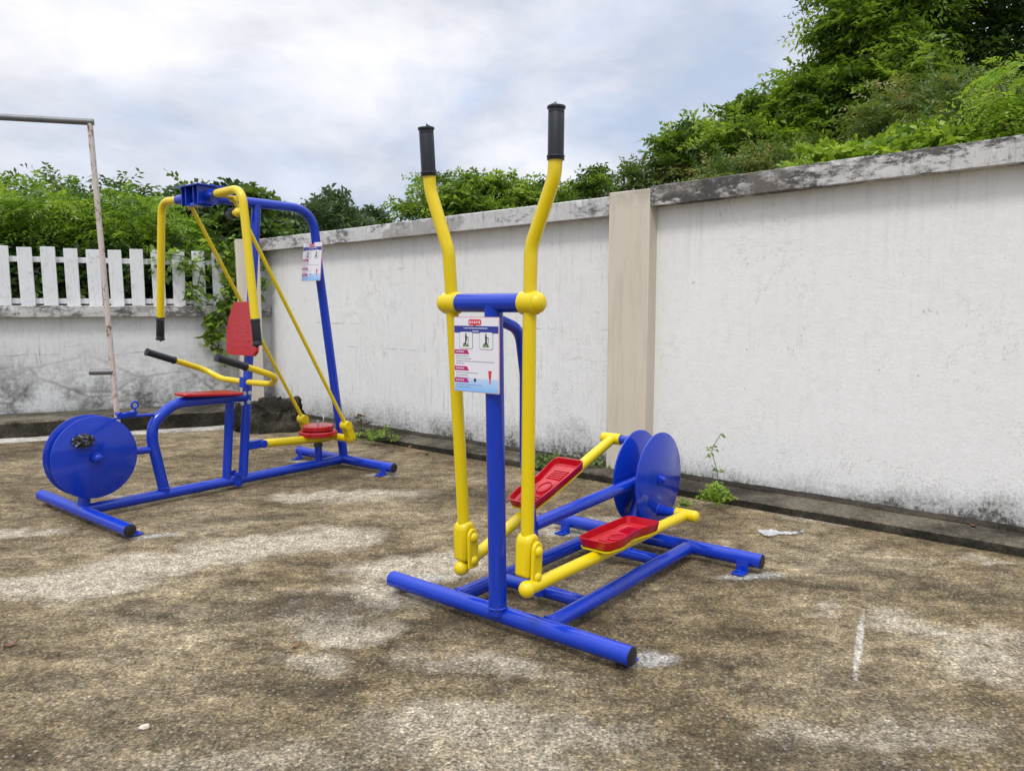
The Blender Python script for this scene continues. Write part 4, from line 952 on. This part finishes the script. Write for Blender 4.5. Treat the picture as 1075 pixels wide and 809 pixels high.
o = link('plastic_scrap', bm, CLR, None); p = ground(822, 561); o.location = (p.x, p.y, .001); o.rotation_euler = (0, 0, .15); tag(o, 'crumpled clear plastic strip on the concrete beyond the right rear foot of the elliptical', 'plastic scrap')

# =================================================================== WORLD, SUN, CAMERA
SUN_EL, SUN_AZ = math.radians(58), math.radians(200)      # azimuth clockwise from +Y: behind the camera, to its left
w = bpy.data.worlds.new('World'); S.world = w; w.use_nodes = True; nt = w.node_tree; nt.nodes.clear()
def N_(t): return nt.nodes.new(t)
sky = N_('ShaderNodeTexSky'); sky.sky_type = 'NISHITA'; sky.sun_disc = False; sky.sun_elevation = SUN_EL; sky.sun_rotation = SUN_AZ
tc = N_('ShaderNodeTexCoord'); mp = N_('ShaderNodeMapping'); mp.inputs['Scale'].default_value = (1, 1, 2.3); mp.inputs['Location'].default_value = (.35, .2, .1); nt.links.new(tc.outputs['Generated'], mp.inputs[0])
n1 = N_('ShaderNodeTexNoise'); n1.inputs['Scale'].default_value = 2.1; n1.inputs['Detail'].default_value = 7; n1.inputs['Roughness'].default_value = .58; n1.inputs['Distortion'].default_value = .35; nt.links.new(mp.outputs[0], n1.inputs[0])
cr = N_('ShaderNodeValToRGB'); nt.links.new(n1.outputs[0], cr.inputs[0]); e = cr.color_ramp.elements
e[0].position = .38; e[0].color = (.56, .65, .82, 1); e[1].position = .60; e[1].color = (.88, .88, .92, 1); m_ = e.new(.48); m_.color = (.70, .735, .83, 1)
n2 = N_('ShaderNodeTexNoise'); n2.inputs['Scale'].default_value = 4.5; n2.inputs['Detail'].default_value = 8; n2.inputs['Roughness'].default_value = .55; n2.inputs['Distortion'].default_value = .2; nt.links.new(mp.outputs[0], n2.inputs[0])
c2 = N_('ShaderNodeValToRGB'); nt.links.new(n2.outputs[0], c2.inputs[0]); c2.color_ramp.elements[0].position = .38; c2.color_ramp.elements[0].color = (.84, .85, .87, 1); c2.color_ramp.elements[1].position = .60; c2.color_ramp.elements[1].color = (1.08, 1.07, 1.06, 1)
mx = N_('ShaderNodeMix'); mx.data_type = 'RGBA'; mx.blend_type = 'MULTIPLY'; mx.inputs[0].default_value = .9; nt.links.new(cr.outputs[0], mx.inputs[6]); nt.links.new(c2.outputs[0], mx.inputs[7])
# overcast skies brighten towards the zenith
sx = N_('ShaderNodeSeparateXYZ'); nt.links.new(tc.outputs['Generated'], sx.inputs[0])
mr = N_('ShaderNodeMapRange'); mr.inputs['From Min'].default_value = .42; mr.inputs['From Max'].default_value = 1.0; mr.inputs['To Min'].default_value = 1.0; mr.inputs['To Max'].default_value = 3.0; nt.links.new(sx.outputs[2], mr.inputs[0])
sc = N_('ShaderNodeVectorMath'); sc.operation = 'SCALE'; nt.links.new(mx.outputs[2], sc.inputs[0]); nt.links.new(mr.outputs[0], sc.inputs['Scale'])
b1 = N_('ShaderNodeBackground'); nt.links.new(sky.outputs[0], b1.inputs[0]); b1.inputs[1].default_value = .06
b2 = N_('ShaderNodeBackground'); nt.links.new(sc.outputs[0], b2.inputs[0]); b2.inputs[1].default_value = 1.0
ms = N_('ShaderNodeMixShader'); ms.inputs[0].default_value = .88; nt.links.new(b1.outputs[0], ms.inputs[1]); nt.links.new(b2.outputs[0], ms.inputs[2])
ou = N_('ShaderNodeOutputWorld'); nt.links.new(ms.outputs[0], ou.inputs[0])

sl = bpy.data.lights.new('sun', 'SUN'); sl.energy = 1.5; sl.angle = math.radians(12); sl.color = (1, .96, .90)
so = bpy.data.objects.new('sun', sl); C.objects.link(so)
sd = Vector((math.sin(SUN_AZ)*math.cos(SUN_EL), math.cos(SUN_AZ)*math.cos(SUN_EL), math.sin(SUN_EL)))
so.rotation_euler = sd.to_track_quat('Z', 'Y').to_euler(); so.location = (0, 0, 10)

cam = bpy.data.cameras.new('camera'); co = bpy.data.objects.new('camera', cam); C.objects.link(co)
cam.sensor_width = 36; cam.sensor_fit = 'HORIZONTAL'; cam.lens = 36*F/1075; cam.clip_end = 2000; cam.clip_start = .02
co.location = (0, 0, H); co.rotation_euler = (PI/2-PITCH, 0, 0); S.camera = co
S.view_settings.view_transform = 'Standard'; S.view_settings.look = 'None'; S.view_settings.exposure = 0.25; S.view_settings.gamma = 1
S.render.engine = 'CYCLES'
S.cycles.max_bounces = 6; S.cycles.diffuse_bounces = 3; S.cycles.glossy_bounces = 3; S.cycles.transmission_bounces = 4; S.cycles.transparent_max_bounces = 6
